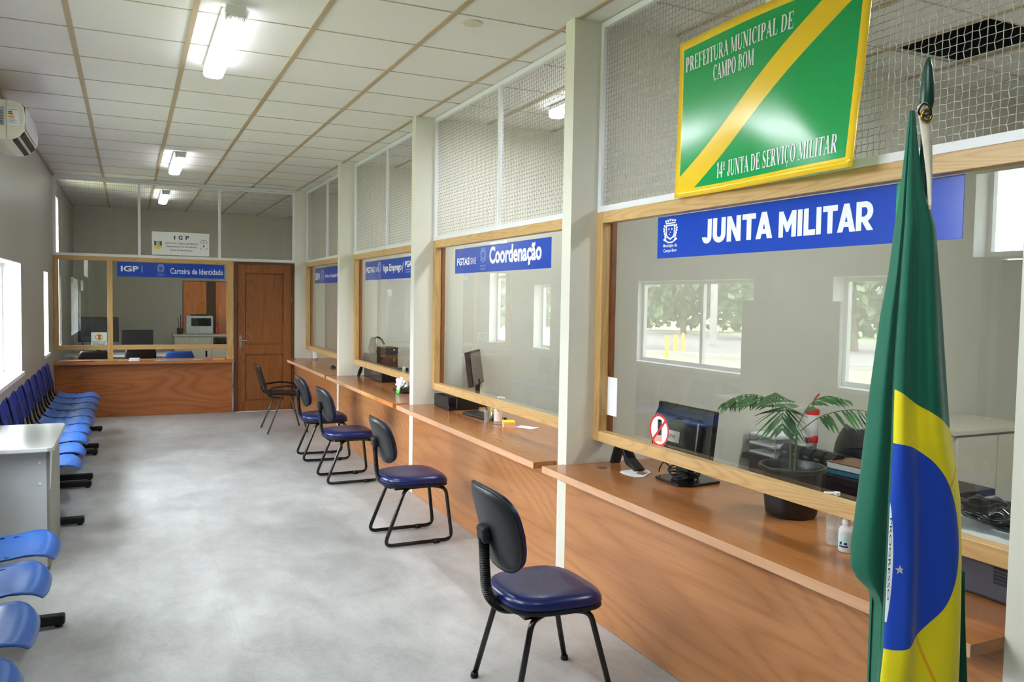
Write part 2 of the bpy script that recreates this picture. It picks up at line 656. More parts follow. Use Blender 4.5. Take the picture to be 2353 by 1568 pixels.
def crest2d(cx, cy, w, h):
    """town arms in outline: mural crown, shield, plant supporters, ribbon"""
    out = []
    t = w * 0.07
    sh = [(-.30, .28), (.30, .28), (.30, -.12), (.22, -.24), (0, -.34), (-.22, -.24), (-.30, -.12)]
    si = [(-.24, .22), (.24, .22), (.24, -.10), (.17, -.19), (0, -.27), (-.17, -.19), (-.24, -.10)]
    n = len(sh)
    vs = [(cx + a * w, cy + b * h) for a, b in sh] + [(cx + a * w, cy + b * h) for a, b in si]
    out.append((vs, [(i, (i + 1) % n, n + (i + 1) % n, n + i) for i in range(n)]))
    out.append(hbar(cx - .34 * w, cx + .34 * w, cy + .31 * h, cy + .36 * h))
    for k in (-2, -1, 0, 1, 2):
        z = 0.02 * (2 - abs(k))
        out.append(hbar(cx + (k * .155 - .055) * w, cx + (k * .155 + .055) * w, cy + (.38 + z) * h, cy + (.45 + z) * h))
        out.append(hbar(cx + (k * .155 - .07) * w, cx + (k * .155 - .035) * w, cy + (.45 + z) * h, cy + (.475 + z) * h))
        out.append(hbar(cx + (k * .155 + .035) * w, cx + (k * .155 + .07) * w, cy + (.45 + z) * h, cy + (.475 + z) * h))
    for sgn in (-1, 1):
        for k in range(6):
            yy = .24 - k * .105
            xx = .40 + .05 * math.sin(k * 1.1)
            out.append(disc2d(cx + sgn * xx * w, cy + yy * h, .065 * w, .045 * h, 8))
            out.append(disc2d(cx + sgn * (xx - .07) * w, cy + (yy - .05) * h, .04 * w, .03 * h, 8))
        out.append(line2d(cx + sgn * .48 * w, cy - .30 * h, cx + sgn * .12 * w, cy - .44 * h, .055 * h))
    out.append(hbar(cx - .14 * w, cx + .14 * w, cy - .46 * h, cy - .41 * h))
    out.append(disc2d(cx - .10 * w, cy + .10 * h, .035 * w, .05 * h, 8))
    out.append(disc2d(cx + .10 * w, cy + .10 * h, .035 * w, .05 * h, 8))
    out.append(disc2d(cx, cy - .03 * h, .03 * w, .03 * h, 8))
    out.append(disc2d(cx - .06 * w, cy - .12 * h, .03 * w, .02 * h, 8))
    return out


def lay(mb, shape, fn, mi=0):
    mb.add([fn(*p) for p in shape[0]], shape[1], mi)


TK, TN = 0.185, 0.06


def serif_glyph(ch):
    """bold roman capital in a box one unit high; returns shapes, advance"""
    o = []
    st = lambda x, y0=0, y1=1, w=TK: o.append(hbar(x - w / 2, x + w / 2, y0, y1))
    sf = lambda x, y, e=0.15: o.append(hbar(x - e, x + e, y - .0 if y < .5 else y - .045, y + .045 if y < .5 else y))

    def tick(x, y0, y1):
        o.append(hbar(x - .03, x + .015, y0, y1))
    adv = 0.72
    if ch in 'PRBFEDL':
        st(.2)
        sf(.2, 0)
        sf(.2, 1)
    if ch == 'P':
        o += [hbar(.2, .42, .945, 1), hbar(.2, .42, .44, .495), ring2d(.40, .72, .25, .28, TN, -90, 90, 14, TK)]
    elif ch == 'R':
        o += [hbar(.2, .42, .945, 1), hbar(.2, .42, .47, .525), ring2d(.40, .735, .25, .265, TN, -90, 90, 14, TK), line2d(.40, .5, .66, .02, TK), hbar(.58, .80, 0, .045)]
        adv = .82
    elif ch == 'B':
        o += [hbar(.2, .42, .945, 1), hbar(.2, .44, .49, .54), hbar(.2, .42, 0, .055), ring2d(.40, .755, .23, .245, TN, -90, 90, 12, TK), ring2d(.42, .265, .26, .265, TN, -90, 90, 12, TK)]
        adv = .76
    elif ch in 'EF':
        o += [hbar(.2, .62, .945, 1), hbar(.2, .48, .47, .525)]
        tick(.62, .74, 1)
        tick(.48, .38, .62)
        if ch == 'E':
            o.append(hbar(.2, .66, 0, .055))
            tick(.66, 0, .27)
    elif ch == 'L':
        o.append(hbar(.2, .64, 0, .055))
        tick(.64, 0, .30)
        adv = .7
    elif ch == 'D':
        o += [hbar(.2, .4, .945, 1), hbar(.2, .4, 0, .055), ring2d(.38, .5, .38, .5, TN, -90, 90, 18, TK)]
        adv = .84
    elif ch == 'I':
        st(.2)
        sf(.2, 0)
        sf(.2, 1)
        adv = .42
    elif ch == 'T':
        st(.36)
        sf(.36, 0)
        o.append(hbar(.04, .68, .945, 1))
        tick(.06, .72, 1)
        tick(.68, .72, 1)
    elif ch == 'U':
        o += [hbar(.10, .10 + TK, .3, 1), hbar(.62, .62 + TN, .3, 1), ring2d(.39, .32, .29, .34, .1, 180, 360, 16, TK * .7)]
        sf(.17, 1)
        sf(.65, 1, .12)
        adv = .82
    elif ch in 'AV':
        if ch == 'A':
            o += [line2d(.10, 0, .38, 1, TN), line2d(.36, 1, .64, 0, TK), hbar(.2, .54, .30, .355)]
            sf(.12, 0, .11)
            sf(.66, 0, .14)
        else:
            o += [line2d(.13, 1, .40, 0, TK), line2d(.40, 0, .66, 1, TN)]
            sf(.12, 1, .14)
            sf(.66, 1, .11)
        adv = .80
    elif ch == 'M':
        o += [hbar(.12, .12 + TN, 0, 1), line2d(.17, 1, .48, .05, TK), line2d(.48, .05, .80, 1, TN), hbar(.76, .76 + TK, 0, 1)]
        sf(.15, 0, .1)
        sf(.13, 1, .1)
        sf(.84, 0)
        sf(.86, 1, .12)
        adv = 1.02
    elif ch == 'N':
        o += [hbar(.13, .13 + TN, 0, 1), line2d(.15, .98, .66, .02, TK), hbar(.64, .64 + TN, 0, 1)]
        sf(.15, 0, .11)
        sf(.12, 1, .11)
        sf(.67, 1, .11)
        adv = .84
    elif ch in 'CÇ':
        o.append(ring2d(.42, .5, .36, .52, TN, 48, 312, 24, TK))
        tick(.70, .66, 1)
        if ch == 'Ç':
            o += [line2d(.42, 0, .40, -.12, .05), ring2d(.40, -.18, .08, .08, .045, -100, 100, 8)]
        adv = .80
    elif ch == 'O':
        o.append(ring2d(.42, .5, .38, .52, TN, 0, 360, 28, TK))
        adv = .86
    elif ch == 'J':
        st(.38, .22, 1)
        sf(.38, 1)
        o += [ring2d(.26, .22, .20, .24, .07, 180, 360, 10, .13), disc2d(.12, .22, .07, .07, 10)]
        adv = .58
    elif ch == 'S':
        o += [ring2d(.33, .74, .23, .28, TN, 40, 200, 14, TK * .75), ring2d(.36, .26, .25, .28, TN, -140, 20, 14, TK * .75), line2d(.17, .66, .55, .34, TK * 1.05)]
        tick(.56, .68, 1)
        tick(.10, 0, .32)
        adv = .68
    elif ch == '1':
        st(.28)
        sf(.28, 0)
        o.append(line2d(.10, .80, .28, .98, .07))
        adv = .5
    elif ch == '4':
        st(.42)
        o += [line2d(.05, .30, .42, .98, TN), hbar(.04, .60, .24, .36)]
        adv = .62
    elif ch == 'º':
        o += [ring2d(.2, .78, .16, .2, .04, 0, 360, 16, .07), hbar(.04, .36, .46, .51)]
        adv = .42
    elif ch == ' ':
        adv = .32
    return o, adv


def serif_text(body):
    sh, x = [], 0
    for ch in body:
        g, a = serif_glyph(ch)
        for vs, fs in g:
            sh.append(([(p[0] + x, p[1]) for p in vs], fs))
        x += a
    return sh, x


def grotesk(body, w, h, x, y):
    """heavy sans capitals made of straight strokes and bowls, fitted to w by h"""
    out, px = [], 0.0
    W = .23
    for ch in body:
        g, adv = [], .3
        if ch == 'J':
            g = [hbar(.27, .27 + W, .26, 1), ring2d(.235, .27, .265, .27, .22, 180, 360, 14, W), hbar(-.03, .2, .2, .27)]
            g = g[:2]
            adv = .56
        elif ch == 'U':
            g = [hbar(0, W, .34, 1), hbar(.46, .46 + W, .34, 1), ring2d(.345, .345, .345, .345, .22, 180, 360, 18, W)]
            adv = .76
        elif ch == 'N':
            g = [hbar(0, W, 0, 1), hbar(.48, .48 + W, 0, 1), ([(0, 1), (.22, 1), (.71, 0), (.49, 0)], [(0, 1, 2, 3)])]
            adv = .78
        elif ch == 'T':
            g = [hbar(0, .66, .79, 1), hbar(.215, .445, 0, .79)]
            adv = .66
        elif ch == 'A':
            g = [([(0, 0), (.235, 0), (.50, 1), (.27, 1)], [(0, 1, 2, 3)]), ([(.535, 0), (.78, 0), (.50, 1), (.27, 1)], [(0, 1, 2, 3)]), hbar(.16, .62, .18, .36)]
            adv = .80
        elif ch == 'M':
            g = [hbar(0, W, 0, 1), hbar(.66, .66 + W, 0, 1), ([(0, 1), (.22, 1), (.50, .45), (.39, .2)], [(0, 1, 2, 3)]), ([(.89, 1), (.67, 1), (.39, .45), (.50, .2)], [(0, 1, 2, 3)]), ([(.39, .2), (.50, .2), (.50, .5), (.39, .5)], [(0, 1, 2, 3)])]
            adv = .96
        elif ch == 'I':
            g = [hbar(0, W, 0, 1)]
            adv = .30
        elif ch == 'L':
            g = [hbar(0, W, 0, 1), hbar(W, .56, 0, .21)]
            adv = .60
        elif ch == 'R':
            g = [hbar(0, W, 0, 1), hbar(W, .38, .80, 1), hbar(W, .38, .30, .48), ring2d(.36, .65, .34, .35, .2, -90, 90, 16, W), ([(.22, .36), (.46, .36), (.72, 0), (.46, 0)], [(0, 1, 2, 3)])]
            adv = .76
        for vs, fs in g:
            out.append(([(px + p[0], p[1]) for p in vs], fs))
        px += adv
    k = w / (px - .05)
    return [([(x + p[0] * k, y + p[1] * h) for p in vs], fs) for vs, fs in out]


# ------------------------------------------------------------------ setting: floor, ceiling, walls
def holes_wall(mb, cu, cv, holes, put):
    """fills the cells of a wall that no opening covers"""
    us = sorted(set(list(cu) + [h[0] for h in holes] + [h[1] for h in holes]))
    vs = sorted(set(list(cv) + [h[2] for h in holes] + [h[3] for h in holes]))
    for a, b in zip(us, us[1:]):
        run = None
        for c, d in list(zip(vs, vs[1:])) + [(None, None)]:
            solid = c is not None and not any(h[0] <= (a + b) / 2 <= h[1] and h[2] <= (c + d) / 2 <= h[3] for h in holes)
            if solid:
                run = (run[0], d) if run else (c, d)
            elif run:
                put(a, b, run[0], run[1])
                run = None


struct(MB().box(XL - .25, XO + .2, YS - .2, YI + .2, -.12, 0), 'floor', M['floor'])

GX0, GY0, GS, GSY = -0.2934, 5.397, 0.625, 0.6255
cm = MB()
HOLE = (7, -4)
gx = [XL] + [GX0 + GS * k for k in range(0, 12)] + [XO]
gy = [YS] + [GY0 + GSY * j for j in range(-14, 18)] + [YI]
for i in range(len(gx) - 1):
    for j in range(len(gy) - 1):
        k, q = i - 1, j - 15
        if (k, q) == HOLE:
            continue
        cm.box(gx[i], gx[i + 1], gy[j], gy[j + 1], H, H + .02)
ceil = struct(cm, 'ceiling', M['ceiling'])
tee = MB()
for x in gx[1:-1]:
    tee.box(x - .0145, x + .0145, YS, YI, H - .007, H + .001)
tg = tee.build('tee_bars', M['tee'], ceil)
tee = MB()
for j, y in enumerate(gy[1:-1]):
    for i in range(len(gx) - 1):
        x0 = gx[i] + (.0145 if i else 0)
        x1 = gx[i + 1] - (.0145 if i < len(gx) - 2 else 0)
        tee.box(x0, x1, y - .005, y + .005, H - .003, H + .001)
tee.build('cross_tees', M['tee_thin'], ceil)
hx0, hx1 = GX0 + GS * HOLE[0], GX0 + GS * (HOLE[0] + 1)
hy0, hy1 = GY0 + GSY * HOLE[1], GY0 + GSY * (HOLE[1] + 1)
vd = MB()
vd.box(hx0 - .02, hx0, hy0, hy1, H + .02, H + .45)
vd.box(hx1, hx1 + .02, hy0, hy1, H + .02, H + .45)
vd.box(hx0 - .02, hx1 + .02, hy0 - .02, hy0, H + .02, H + .45)
vd.box(hx0 - .02, hx1 + .02, hy1, hy1 + .02, H + .02, H + .45)
vd.box(hx0 - .02, hx1 + .02, hy0 - .02, hy1 + .02, H + .45, H + .47)
vd.build('plenum_opening', M['void'], ceil)
struct(MB().box(XL - .25, XO + .25, YS - .25, YI + .25, H + .5, H + .6), 'roof', M['concrete'])  # unseen slab added above the ceiling to stop light leaks

WT = 0.20
LW = [(6.40, 8.58, .93, 1.915), (4.42, 5.39, .93, 1.915), (10.76, 11.32, .925, 1.9), (12.36, 13.04, .92, 2.95),
      (2.10, 4.07, 2.03, 2.80), (2.10, 3.98, 0, 2.02)]
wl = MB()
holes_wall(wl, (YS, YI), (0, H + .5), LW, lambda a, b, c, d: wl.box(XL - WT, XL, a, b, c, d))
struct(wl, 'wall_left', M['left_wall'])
wr = MB().box(XO, XO + .2, YS, YI, 0, H + .5)
struct(wr, 'wall_right', M['wall'])
wb = MB().box(XL - WT, XO + .2, YI, YI + .2, 0, H + .5)
struct(wb, 'wall_back', M['wall'])
wf = MB()
wf.box(XL - WT, XO + .2, YS - .2, YS, 0, H + .5)
struct(wf, 'wall_front', M['wall'])
for i, (a, b) in enumerate(DIV):
    struct(MB().box(XP, XO, a, b, 0, H), 'wall_divider_%d' % (i + 1), M['cream'])
# identity office: side wall and the stub right of the door
struct(MB().box(XP, XR + .08, YB, YB + .10, 0, H), 'wall_stub', M['cream'])
struct(MB().box(XR + .08, XO, YB, YB + .10, 0, H), 'wall_divider_5', M['wall'])
struct(MB().box(4.4, 4.5, YB + .1, YI, 0, H), 'wall_office', M['wall'])
tm = MB()
tm.box(XL, XL + .022, YS, YI, H - .03, H - .007)
struct(tm, 'trim_1', M['tee'])
tm = MB()
tm.box(XL, XP, YB - .012, YB + .03, H - .035, H - .007)
struct(tm, 'trim_2', M['white_metal'])


def ext_window(idx, y0, y1, z0, z1, mull=(), bar=.045, hor=()):
    w = thing('window_%d' % idx, None, None, (XL - WT, (y0 + y1) / 2, z0), kind='structure')
    f = MB()
    xa, xb = XL - WT + .01, XL - WT + .055
    f.box(xa, xb, y0, y1, z0, z0 + bar)
    f.box(xa, xb, y0, y1, z1 - bar, z1)
    f.box(xa, xb, y0, y0 + bar, z0 + bar, z1 - bar)
    f.box(xa, xb, y1 - bar, y1, z0 + bar, z1 - bar)
    for m in mull:
        f.box(xa, xb, m - bar / 2, m + bar / 2, z0 + bar, z1 - bar)
    for h in hor:
        f.box(xa, xb, y0 + bar, y1 - bar, h - bar / 2, h + bar / 2)
    f.build('window_frame', M['white_metal'], w)
    MB().box(XL - WT + .028, XL - WT + .033, y0 + .01, y1 - .01, z0 + .01, z1 - .01).build('glass_pane', M['window_glass'], w)
    for q0, q1, r0, r1 in ((y0, y0 + .006, z0 + .004, z1), (y1 - .006, y1, z0 + .004, z1), (y0 + .006, y1 - .006, z1 - .006, z1)):
        MB().box(XL - WT + .056, XL, q0, q1, r0, r1).build('window_reveal', M['paper'], w)  # thin white lining added to brighten the window reveals
    if z0 > .5 and z0 < 1.5:
        MB().box(XL - WT - .03, XL + .02, y0 - .02, y1 + .02, z0 - .03, z0 + .004).build('window_sill', M['white_metal'], w)
        lt = MB()
        for q in ([(y0 + y1) / 2] if not mull else [(y0 + mull[0]) / 2, (y1 + mull[0]) / 2]):
            lt.obox((xb + .015, q, z0 + bar * .6), (.03, .06, .03))
        lt.build('window_latch', M['steel'], w, bevel=.004)
    portal('portal_%d' % idx, (XL - WT - .02, (y0 + y1) / 2, (z0 + z1) / 2), (z1 - z0), (y1 - y0), (0, PI / 2, 0))
    return w


ext_window(1, *LW[0], mull=(7.40,))
ext_window(2, *LW[1])
ext_window(3, *LW[2])
ext_window(4, *LW[3], hor=(2.05,))
ext_window(5, *LW[4])
# side door under the transom
d = thing('door_2', None, None, (XL - WT, 3.04, 0), kind='structure')
MB().box(XL - WT + .02, XL - WT + .06, 2.12, 3.96, .01, 2.01).build('door_leaf', M['board'], d)
f = MB()
f.box(XL - WT, XL - WT + .1, 2.10, 2.15, 0, 2.02)
f.box(XL - WT, XL - WT + .1, 3.93, 3.98, 0, 2.02)
f.build('door_frame', M['white_metal'], d)
# ------------------------------------------------------------------ service windows, screens, counters of the four bays
def wires(mb, y0, y1, z0, z1, x, pitch=.0254, r=.0011, crimp=False):
    ny, nz = int((y1 - y0) / pitch), int((z1 - z0) / pitch)
    amp = .0022 if crimp else 0

    def strand(pts):
        n = 4
        vs, fs = [], []
        for i, p in enumerate(pts):
            a, b = pts[max(i - 1, 0)], pts[min(i + 1, len(pts) - 1)]
            horiz = abs(b[1] - a[1]) > abs(b[2] - a[2])
            for k in range(n):
                c, s = math.cos(PI / 4 + k * PI / 2) * r * 1.25, math.sin(PI / 4 + k * PI / 2) * r * 1.25
                vs.append((p[0] + c, p[1] + (0 if horiz else s), p[2] + (s if horiz else 0)))
        for i in range(len(pts) - 1):
            for k in range(n):
                k2 = (k + 1) % n
                fs.append((i * n + k, i * n + k2, (i + 1) * n + k2, (i + 1) * n + k))
        mb.add(vs, fs)
    for j in range(1, nz + 1):
        z = z0 + j * pitch
        if z > z1 - .003:
            break
        if crimp:
            strand([(x + amp * (1 if (i + j) % 2 else -1), y0 + i * pitch / 1.0, z + (.0009 if i % 2 else -.0009)) for i in range(ny + 1)] + [(x, y1, z)])
        else:
            strand([(x, y0, z), (x, y1, z)])
    for i in range(1, ny + 1):
        y = y0 + i * pitch
        if y > y1 - .003:
            break
        if crimp:
            strand([(x - amp * (1 if (i + j) % 2 else -1), y + (.0012 if j % 2 else -.0012), z0 + j * pitch) for j in range(nz + 1)] + [(x, y, z1)])
        else:
            strand([(x, y, z0), (x, y, z1)])


BNAME = ['JUNTA MILITAR', 'Coordenação', 'Vagas Emprego', 'SIM']
POSTS = [2.61, 5.26, 7.99, 10.73]
fb = .062
for i, (a, b) in enumerate(BAYS):
    # oak framed service window
    w = thing('window_%d' % (11 + i), None, None, (XR + .03, (a + b) / 2, ZB), kind='structure')
    f = MB()
    MB().box(XR, XR + .055, a + fb, b - fb, ZT - fb, ZT).build('window_frame', M['oak_y'], w, bevel=.002)
    MB().box(XR, XR + .055, a + fb, b - fb, ZB, ZB + fb * .93).build('window_rail', M['oak_y'], w, bevel=.002)
    MB().box(XR, XR + .055, a, a + fb, ZB, ZT).build('window_stile', M['oak_z'], w, bevel=.002)
    MB().box(XR, XR + .055, b - fb, b, ZB, ZT).build('window_stile', M['oak_z'], w, bevel=.002)
    MB().box(XR + .0555, XR + .085, b - fb - .012, b, ZB, ZT).build('glazing_stop', M['stop'], w)
    MB().box(XR + .0555, XR + .085, a, a + fb + .012, ZB, ZT).build('glazing_stop', M['stop'], w)
    g = MB()
    g.add([(XR + .058, a + .02, ZB + .02), (XR + .058, b - .02, ZB + .02), (XR + .058, b - .02, ZT - .02), (XR + .058, a + .02, ZT - .02)], [(0, 1, 2, 3)])
    g.build('glass_pane', M['glass'], w)
    # wire mesh screen
    lab = ['white framed wire mesh screen behind the green and yellow board', 'white wire mesh screen above the Coordenação window',
           'white wire mesh screen above the Vagas Emprego window', 'small far white wire mesh screen above the SIM window'][i]
    t = thing('mesh_screen', lab, 'screen', (XR + .02, (a + b) / 2, ZT), 'wire mesh screens over the service windows')
    f = MB()
    z0, z1, s = ZT, H - .008, .032
    f.box(XR, XR + .03, a, b, z0, z0 + s)
    f.box(XR, XR + .03, a, b, z1 - s, z1)
    f.box(XR, XR + .03, a, a + s, z0 + s, z1 - s)
    f.box(XR, XR + .03, b - s, b, z0 + s, z1 - s)
    f.build('screen_frame', M['white_metal'], t, bevel=.0015)
    MB().box(XR, XR + .03, POSTS[i] - .016, POSTS[i] + .016, z0 + s, z1 - s).build('screen_post', M['white_metal'], t)
    for (p, q) in ((a + s, POSTS[i] - .016), (POSTS[i] + .016, b - s)):
        mb = MB()
        wires(mb, p, q, z0 + s, z1 - s, XR + .02, crimp=(i < 2))
        mb.build('wire_mesh', M['wire'], t)
    # counter
    lab = ['nearest wood laminate service counter under the JUNTA MILITAR window', 'wood laminate service counter under the Coordenação window',
           'wood laminate service counter with patched edge strip, under the Vagas Emprego window', 'farthest wood laminate service counter, beside the brown door'][i]
    t = thing('service_counter', lab, 'counter', (XP, (a + b) / 2, 0), 'wood service counters along the partition')
    e0 = a + (.025 if i else 0)
    e1 = b + (.015 if i < 3 else -.24)
    top = MB()
    top.box(XC + .004, XP - .001, e0, e1, CT - .035, CT)
    top.box(XP - .001, 2.98, a + .002, b - .002, CT - .035, CT)
    if i == 0:
        top = MB()
        top.box(XC + .004, XP - .001, a, e1, CT - .035, CT)
        top.box(XP - .001, 2.98, a + .002, b - .002, CT - .035, CT)
    top.build('countertop', M['counter'], t)
    if i == 2:
        ed = MB().box(XC, XC + .004, e0 + 1.02, e1, CT - .035, CT)
        ed.build('edge_band', M['edge'], t)
        tag(MB().box(XC - .001, XC + .004, e0 + .55, e0 + 1.02, CT - .035, CT).build('edge_band', M['edge_pale'], t), 'pale patch of edge strip')
        tag(MB().box(XC - .001, XC + .004, e0, e0 + .55, CT - .035, CT).build('edge_band', M['edge_orange'], t), 'orange patch of edge strip')
    else:
        MB().box(XC, XC + .004, e0 if i else a, e1, CT - .035, CT).build('edge_band', M['edge'], t)
    MB().box(XP + .0005, XP + .018, a + .001, b - .001, .004, CT - .036).build('front_panel', M['panel'], t)
    for q_ in (a + .01, b - .03):
        MB().box(XP + .019, 2.9, q_, q_ + .02, 0, CT - .036).build('side_panel', M['panel'], t)

# cable hole of the nearest counter
tag(MB().lathe([(.028, .0), (.028, .0012), (.024, .0016), (.0, .0016)], (2.325, 3.77, CT), 24, caps=False).build('cable_grommet', M['stop']), 'round brown cable hole in the nearest countertop by the pillar', 'cable hole')

# ------------------------------------------------------------------ back partition (identity office)
w = thing('window_15', None, None, (.22, YB + .03, .97), kind='structure')
fx0, fx1 = XL + .002, 1.335
ZI = 2.14
zr0, zr1 = .905, .965
for x0, x1 in ((fx0 + .055, -.258), (-.192, fx1 - .085)):
    MB().box(x0, x1, YB, YB + .055, zr0, zr1).build('window_rail', M['oak_x'], w, bevel=.002)
MB().box(fx0, fx1, YB, YB + .055, ZI - .055, ZI).build('window_frame', M['oak_x'], w, bevel=.002)
MB().box(fx0, fx0 + .055, YB, YB + .055, zr0, ZI - .055).build('window_stile', M['oak_z'], w, bevel=.002)
MB().box(fx1 - .085, fx1, YB, YB + .055, CT, ZI - .055).build('window_stile', M['oak_z'], w, bevel=.002)
MB().box(-.258, -.192, YB, YB + .055, CT, ZI - .055).build('window_stile', M['oak_z'], w, bevel=.002)
for p, q in ((fx0 + .03, -.24), (-.21, fx1 - .06)):
    g = MB()
    g.add([(p, YB + .03, zr1 - .02), (q, YB + .03, zr1 - .02), (q, YB + .03, ZI - .04), (p, YB + .03, ZI - .04)], [(0, 1, 2, 3)])
    g.build('glass_pane', M['glass'], w)

t = thing('mesh_screen', 'wide white wire mesh screen on the end wall above the IGP window', 'screen', (.65, YB, ZT), 'wire mesh screens over the service windows')
f = MB()
z0, z1, s = ZI, H - .04, .035
f.box(XL, XP, YB, YB + .03, z0, z0 + s)
f.box(XL, XP, YB, YB + .03, z1 - s * .6, z1)
f.box(XL, XL + s, YB, YB + .03, z0 + s, z1 - s * .6)
f.box(XP - s * .8, XP, YB, YB + .03, z0 + s, z1 - s * .6)
f.build('screen_frame', M['white_metal'], t)
for x in (.135, 1.153):
    MB().box(x - .017, x + .017, YB, YB + .03, z0 + s, z1 - s * .6).build('screen_post', M['white_metal'], t)
for p, q in ((XL + s, .118), (.152, 1.136), (1.17, XP - s * .8)):
    mb = MB()
    wires(mb, p, q, z0 + s, z1, 0)
    mb.v = [(v[1], YB + .015 + v[0], v[2]) for v in mb.v]
    mb.build('wire_mesh', M['wire'], t)

t = thing('service_counter', 'wood laminate counter across the end wall under the IGP window', 'counter', (.22, YB, 0), 'wood service counters along the partition')
MB().box(XL + .004, 1.33, 11.944, 12.42, CT - .035, CT).build('countertop', M['counter_x'], t)
MB().box(XL + .004, 1.33, 11.94, 11.944, CT - .035, CT).build('edge_band', M['counter_x'], t)
MB().box(XL + .004, 1.315, YB + .001, YB + .02, .004, CT - .036).build('front_panel', M['panel_x'], t)
MB().box(1.30, 1.318, YB + .02, 12.40, 0, CT - .036).build('side_panel', M['panel_x'], t)

# brown door
d = thing('door_1', None, None, (1.75, YB, 0), kind='structure')
dx0, dx1, dz = 1.345, XP - .003, 2.13
f = MB()
f.box(dx0, dx0 + .04, YB - .01, YB + .07, 0, dz - .03)
f.box(dx1 - .03, dx1, YB - .01, YB + .07, 0, dz - .03)
f.box(dx0, dx1, YB - .01, YB + .07, dz - .03, dz)
f.build('door_frame', M['door_dark'], d, bevel=.003)
L0, L1, T1 = dx0 + .042, dx1 - .032, dz - .034
f = MB()
yf = YB + .022
f.box(L0, L1, yf + .022, yf + .040, .012, T1)
f.box(L0, L0 + .11, yf, yf + .022, .012, T1)
f.box(L1 - .11, L1, yf, yf + .022, .012, T1)
for z0, z1 in ((.012, .15), (.82, .95), (T1 - .12, T1)):
    f.box(L0 + .11, L1 - .11, yf, yf + .022, z0, z1)
f.build('door_leaf', M['door'], d, bevel=.003)
for z0, z1 in ((.17, .80), (.97, T1 - .14)):
    f = MB()
    f.box(L0 + .128, L1 - .128, yf + .010, yf + .022, z0 - .002, z1 + .002)
    f.build('door_panel', M['door'], d, bevel=.004)
h = MB()
h.box(1.415, 1.447, yf - .005, yf, .90, 1.09)
hp = h.build('handle_plate', M['steel'], d, bevel=.003)
h = MB()
h.tube(rounded([(1.431, yf - .004, 1.02), (1.431, yf - .05, 1.02), (1.53, yf - .052, 1.018)], .02), .009, 10)
h.build('door_handle', M['steel'], d, smooth=True)
h = MB()
h.tube([(L1 + .004, yf - .006, 1.55), (L1 + .004, yf - .006, 1.66)], .007, 8)
h.build('hinge', M['steel'], d, smooth=True)
struct(MB().box(dx0, dx1, YB - .012, YB + .08, 0, .006), 'trim_3', M['white_metal'])


# ------------------------------------------------------------------ ceiling lights
def ceiling_light(x, y0, y1, label, watt=LAMP_W):
    t = thing('ceiling_light', label, 'light', (x, (y0 + y1) / 2, H), 'fluorescent ceiling lights')
    MB().box(x - .062, x + .062, y0 + .13, y1 - .004, H - .034, H - .0075).build('base_plate', M['white'], t, bevel=.006)
    mb = MB()
    n = 14
    rg = []
    for y, k in ((y0 + .12, .8), (y0 + .13, 1), (y1 - .03, 1), (y1 - .008, .88), (y1, .6)):
        g = []
        for q in range(n):
            a = 2 * PI * q / n
            cx = math.copysign(abs(math.cos(a)) ** .6, math.cos(a)) * .062 * k
            cz = math.copysign(abs(math.sin(a)) ** .6, math.sin(a)) * .03 * k
            g.append((x + cx, y, H - .062 + cz))
        rg.append(g)
    mb.rings(rg)
    mb.build('diffuser', M['lamp'], t, smooth=True, angle=50)
    mb = MB()
    for q in range(9):
        a = PI + PI * q / 8
        mb.tube([(x + .060 * math.cos(a), y0 + .012, H - .045 + .040 * math.sin(a)), (x + .065 * math.cos(a), y0 + .12, H - .045 + .042 * math.sin(a))], .007, 6)
    mb.box(x - .055, x + .055, y0 + .004, y0 + .02, H - .08, H - .0225)
    mb.build('end_cap', M['clear'], t)
    MB().box(x - .05, x + .05, y0 + .022, y0 + .119, H - .075, H - .0225).build('lamp_holder', M['white'], t)
    d = bpy.data.lights.new('tube_light', 'AREA')
    d.shape = 'RECTANGLE'
    d.size, d.size_y = .11, y1 - y0 - .16
    d.energy = watt
    d.color = (.92, .97, 1.0)
    o = bpy.data.objects.new('tube_light', d)
    o.location = (0, .05, -.096)
    o.parent = t
    COL.objects.link(o)
    return t


ceiling_light(.515, 4.50, 5.84, 'nearest lit fluorescent fitting on the corridor ceiling')
ceiling_light(.505, 9.33, 10.72, 'second lit fluorescent fitting, in front of the end wall screen', 2.0)
ceiling_light(.50, 12.90, 14.30, 'small far fluorescent fitting seen through the end wall mesh', 3.5)
ceiling_light(3.05, 4.45, 5.78, 'lit fluorescent fitting seen through the mesh above the Coordenação window', 26)
ceiling_light(.515, -.40, .94, 'fluorescent fitting above and behind the camera')
ceiling_light(3.75, .95, 2.15, 'fluorescent fitting in the nearest office, above the picture', 42)
ceiling_light(3.95, 7.2, 8.5, 'fluorescent fitting in the third office', 27)
ceiling_light(3.95, 10.0, 11.3, 'fluorescent fitting in the fourth office', 14)
tag(MB().lathe([(.055, -.0), (.055, -.006), (.05, -.008), (0, -.008)], (1.724, 4.248, H - .0005), 32, caps=False).build('junction_cover', plain('faded_cap', srgb(206, 198, 182), .6)),
    'pale round cover cap on the corridor ceiling tile', 'cover cap')


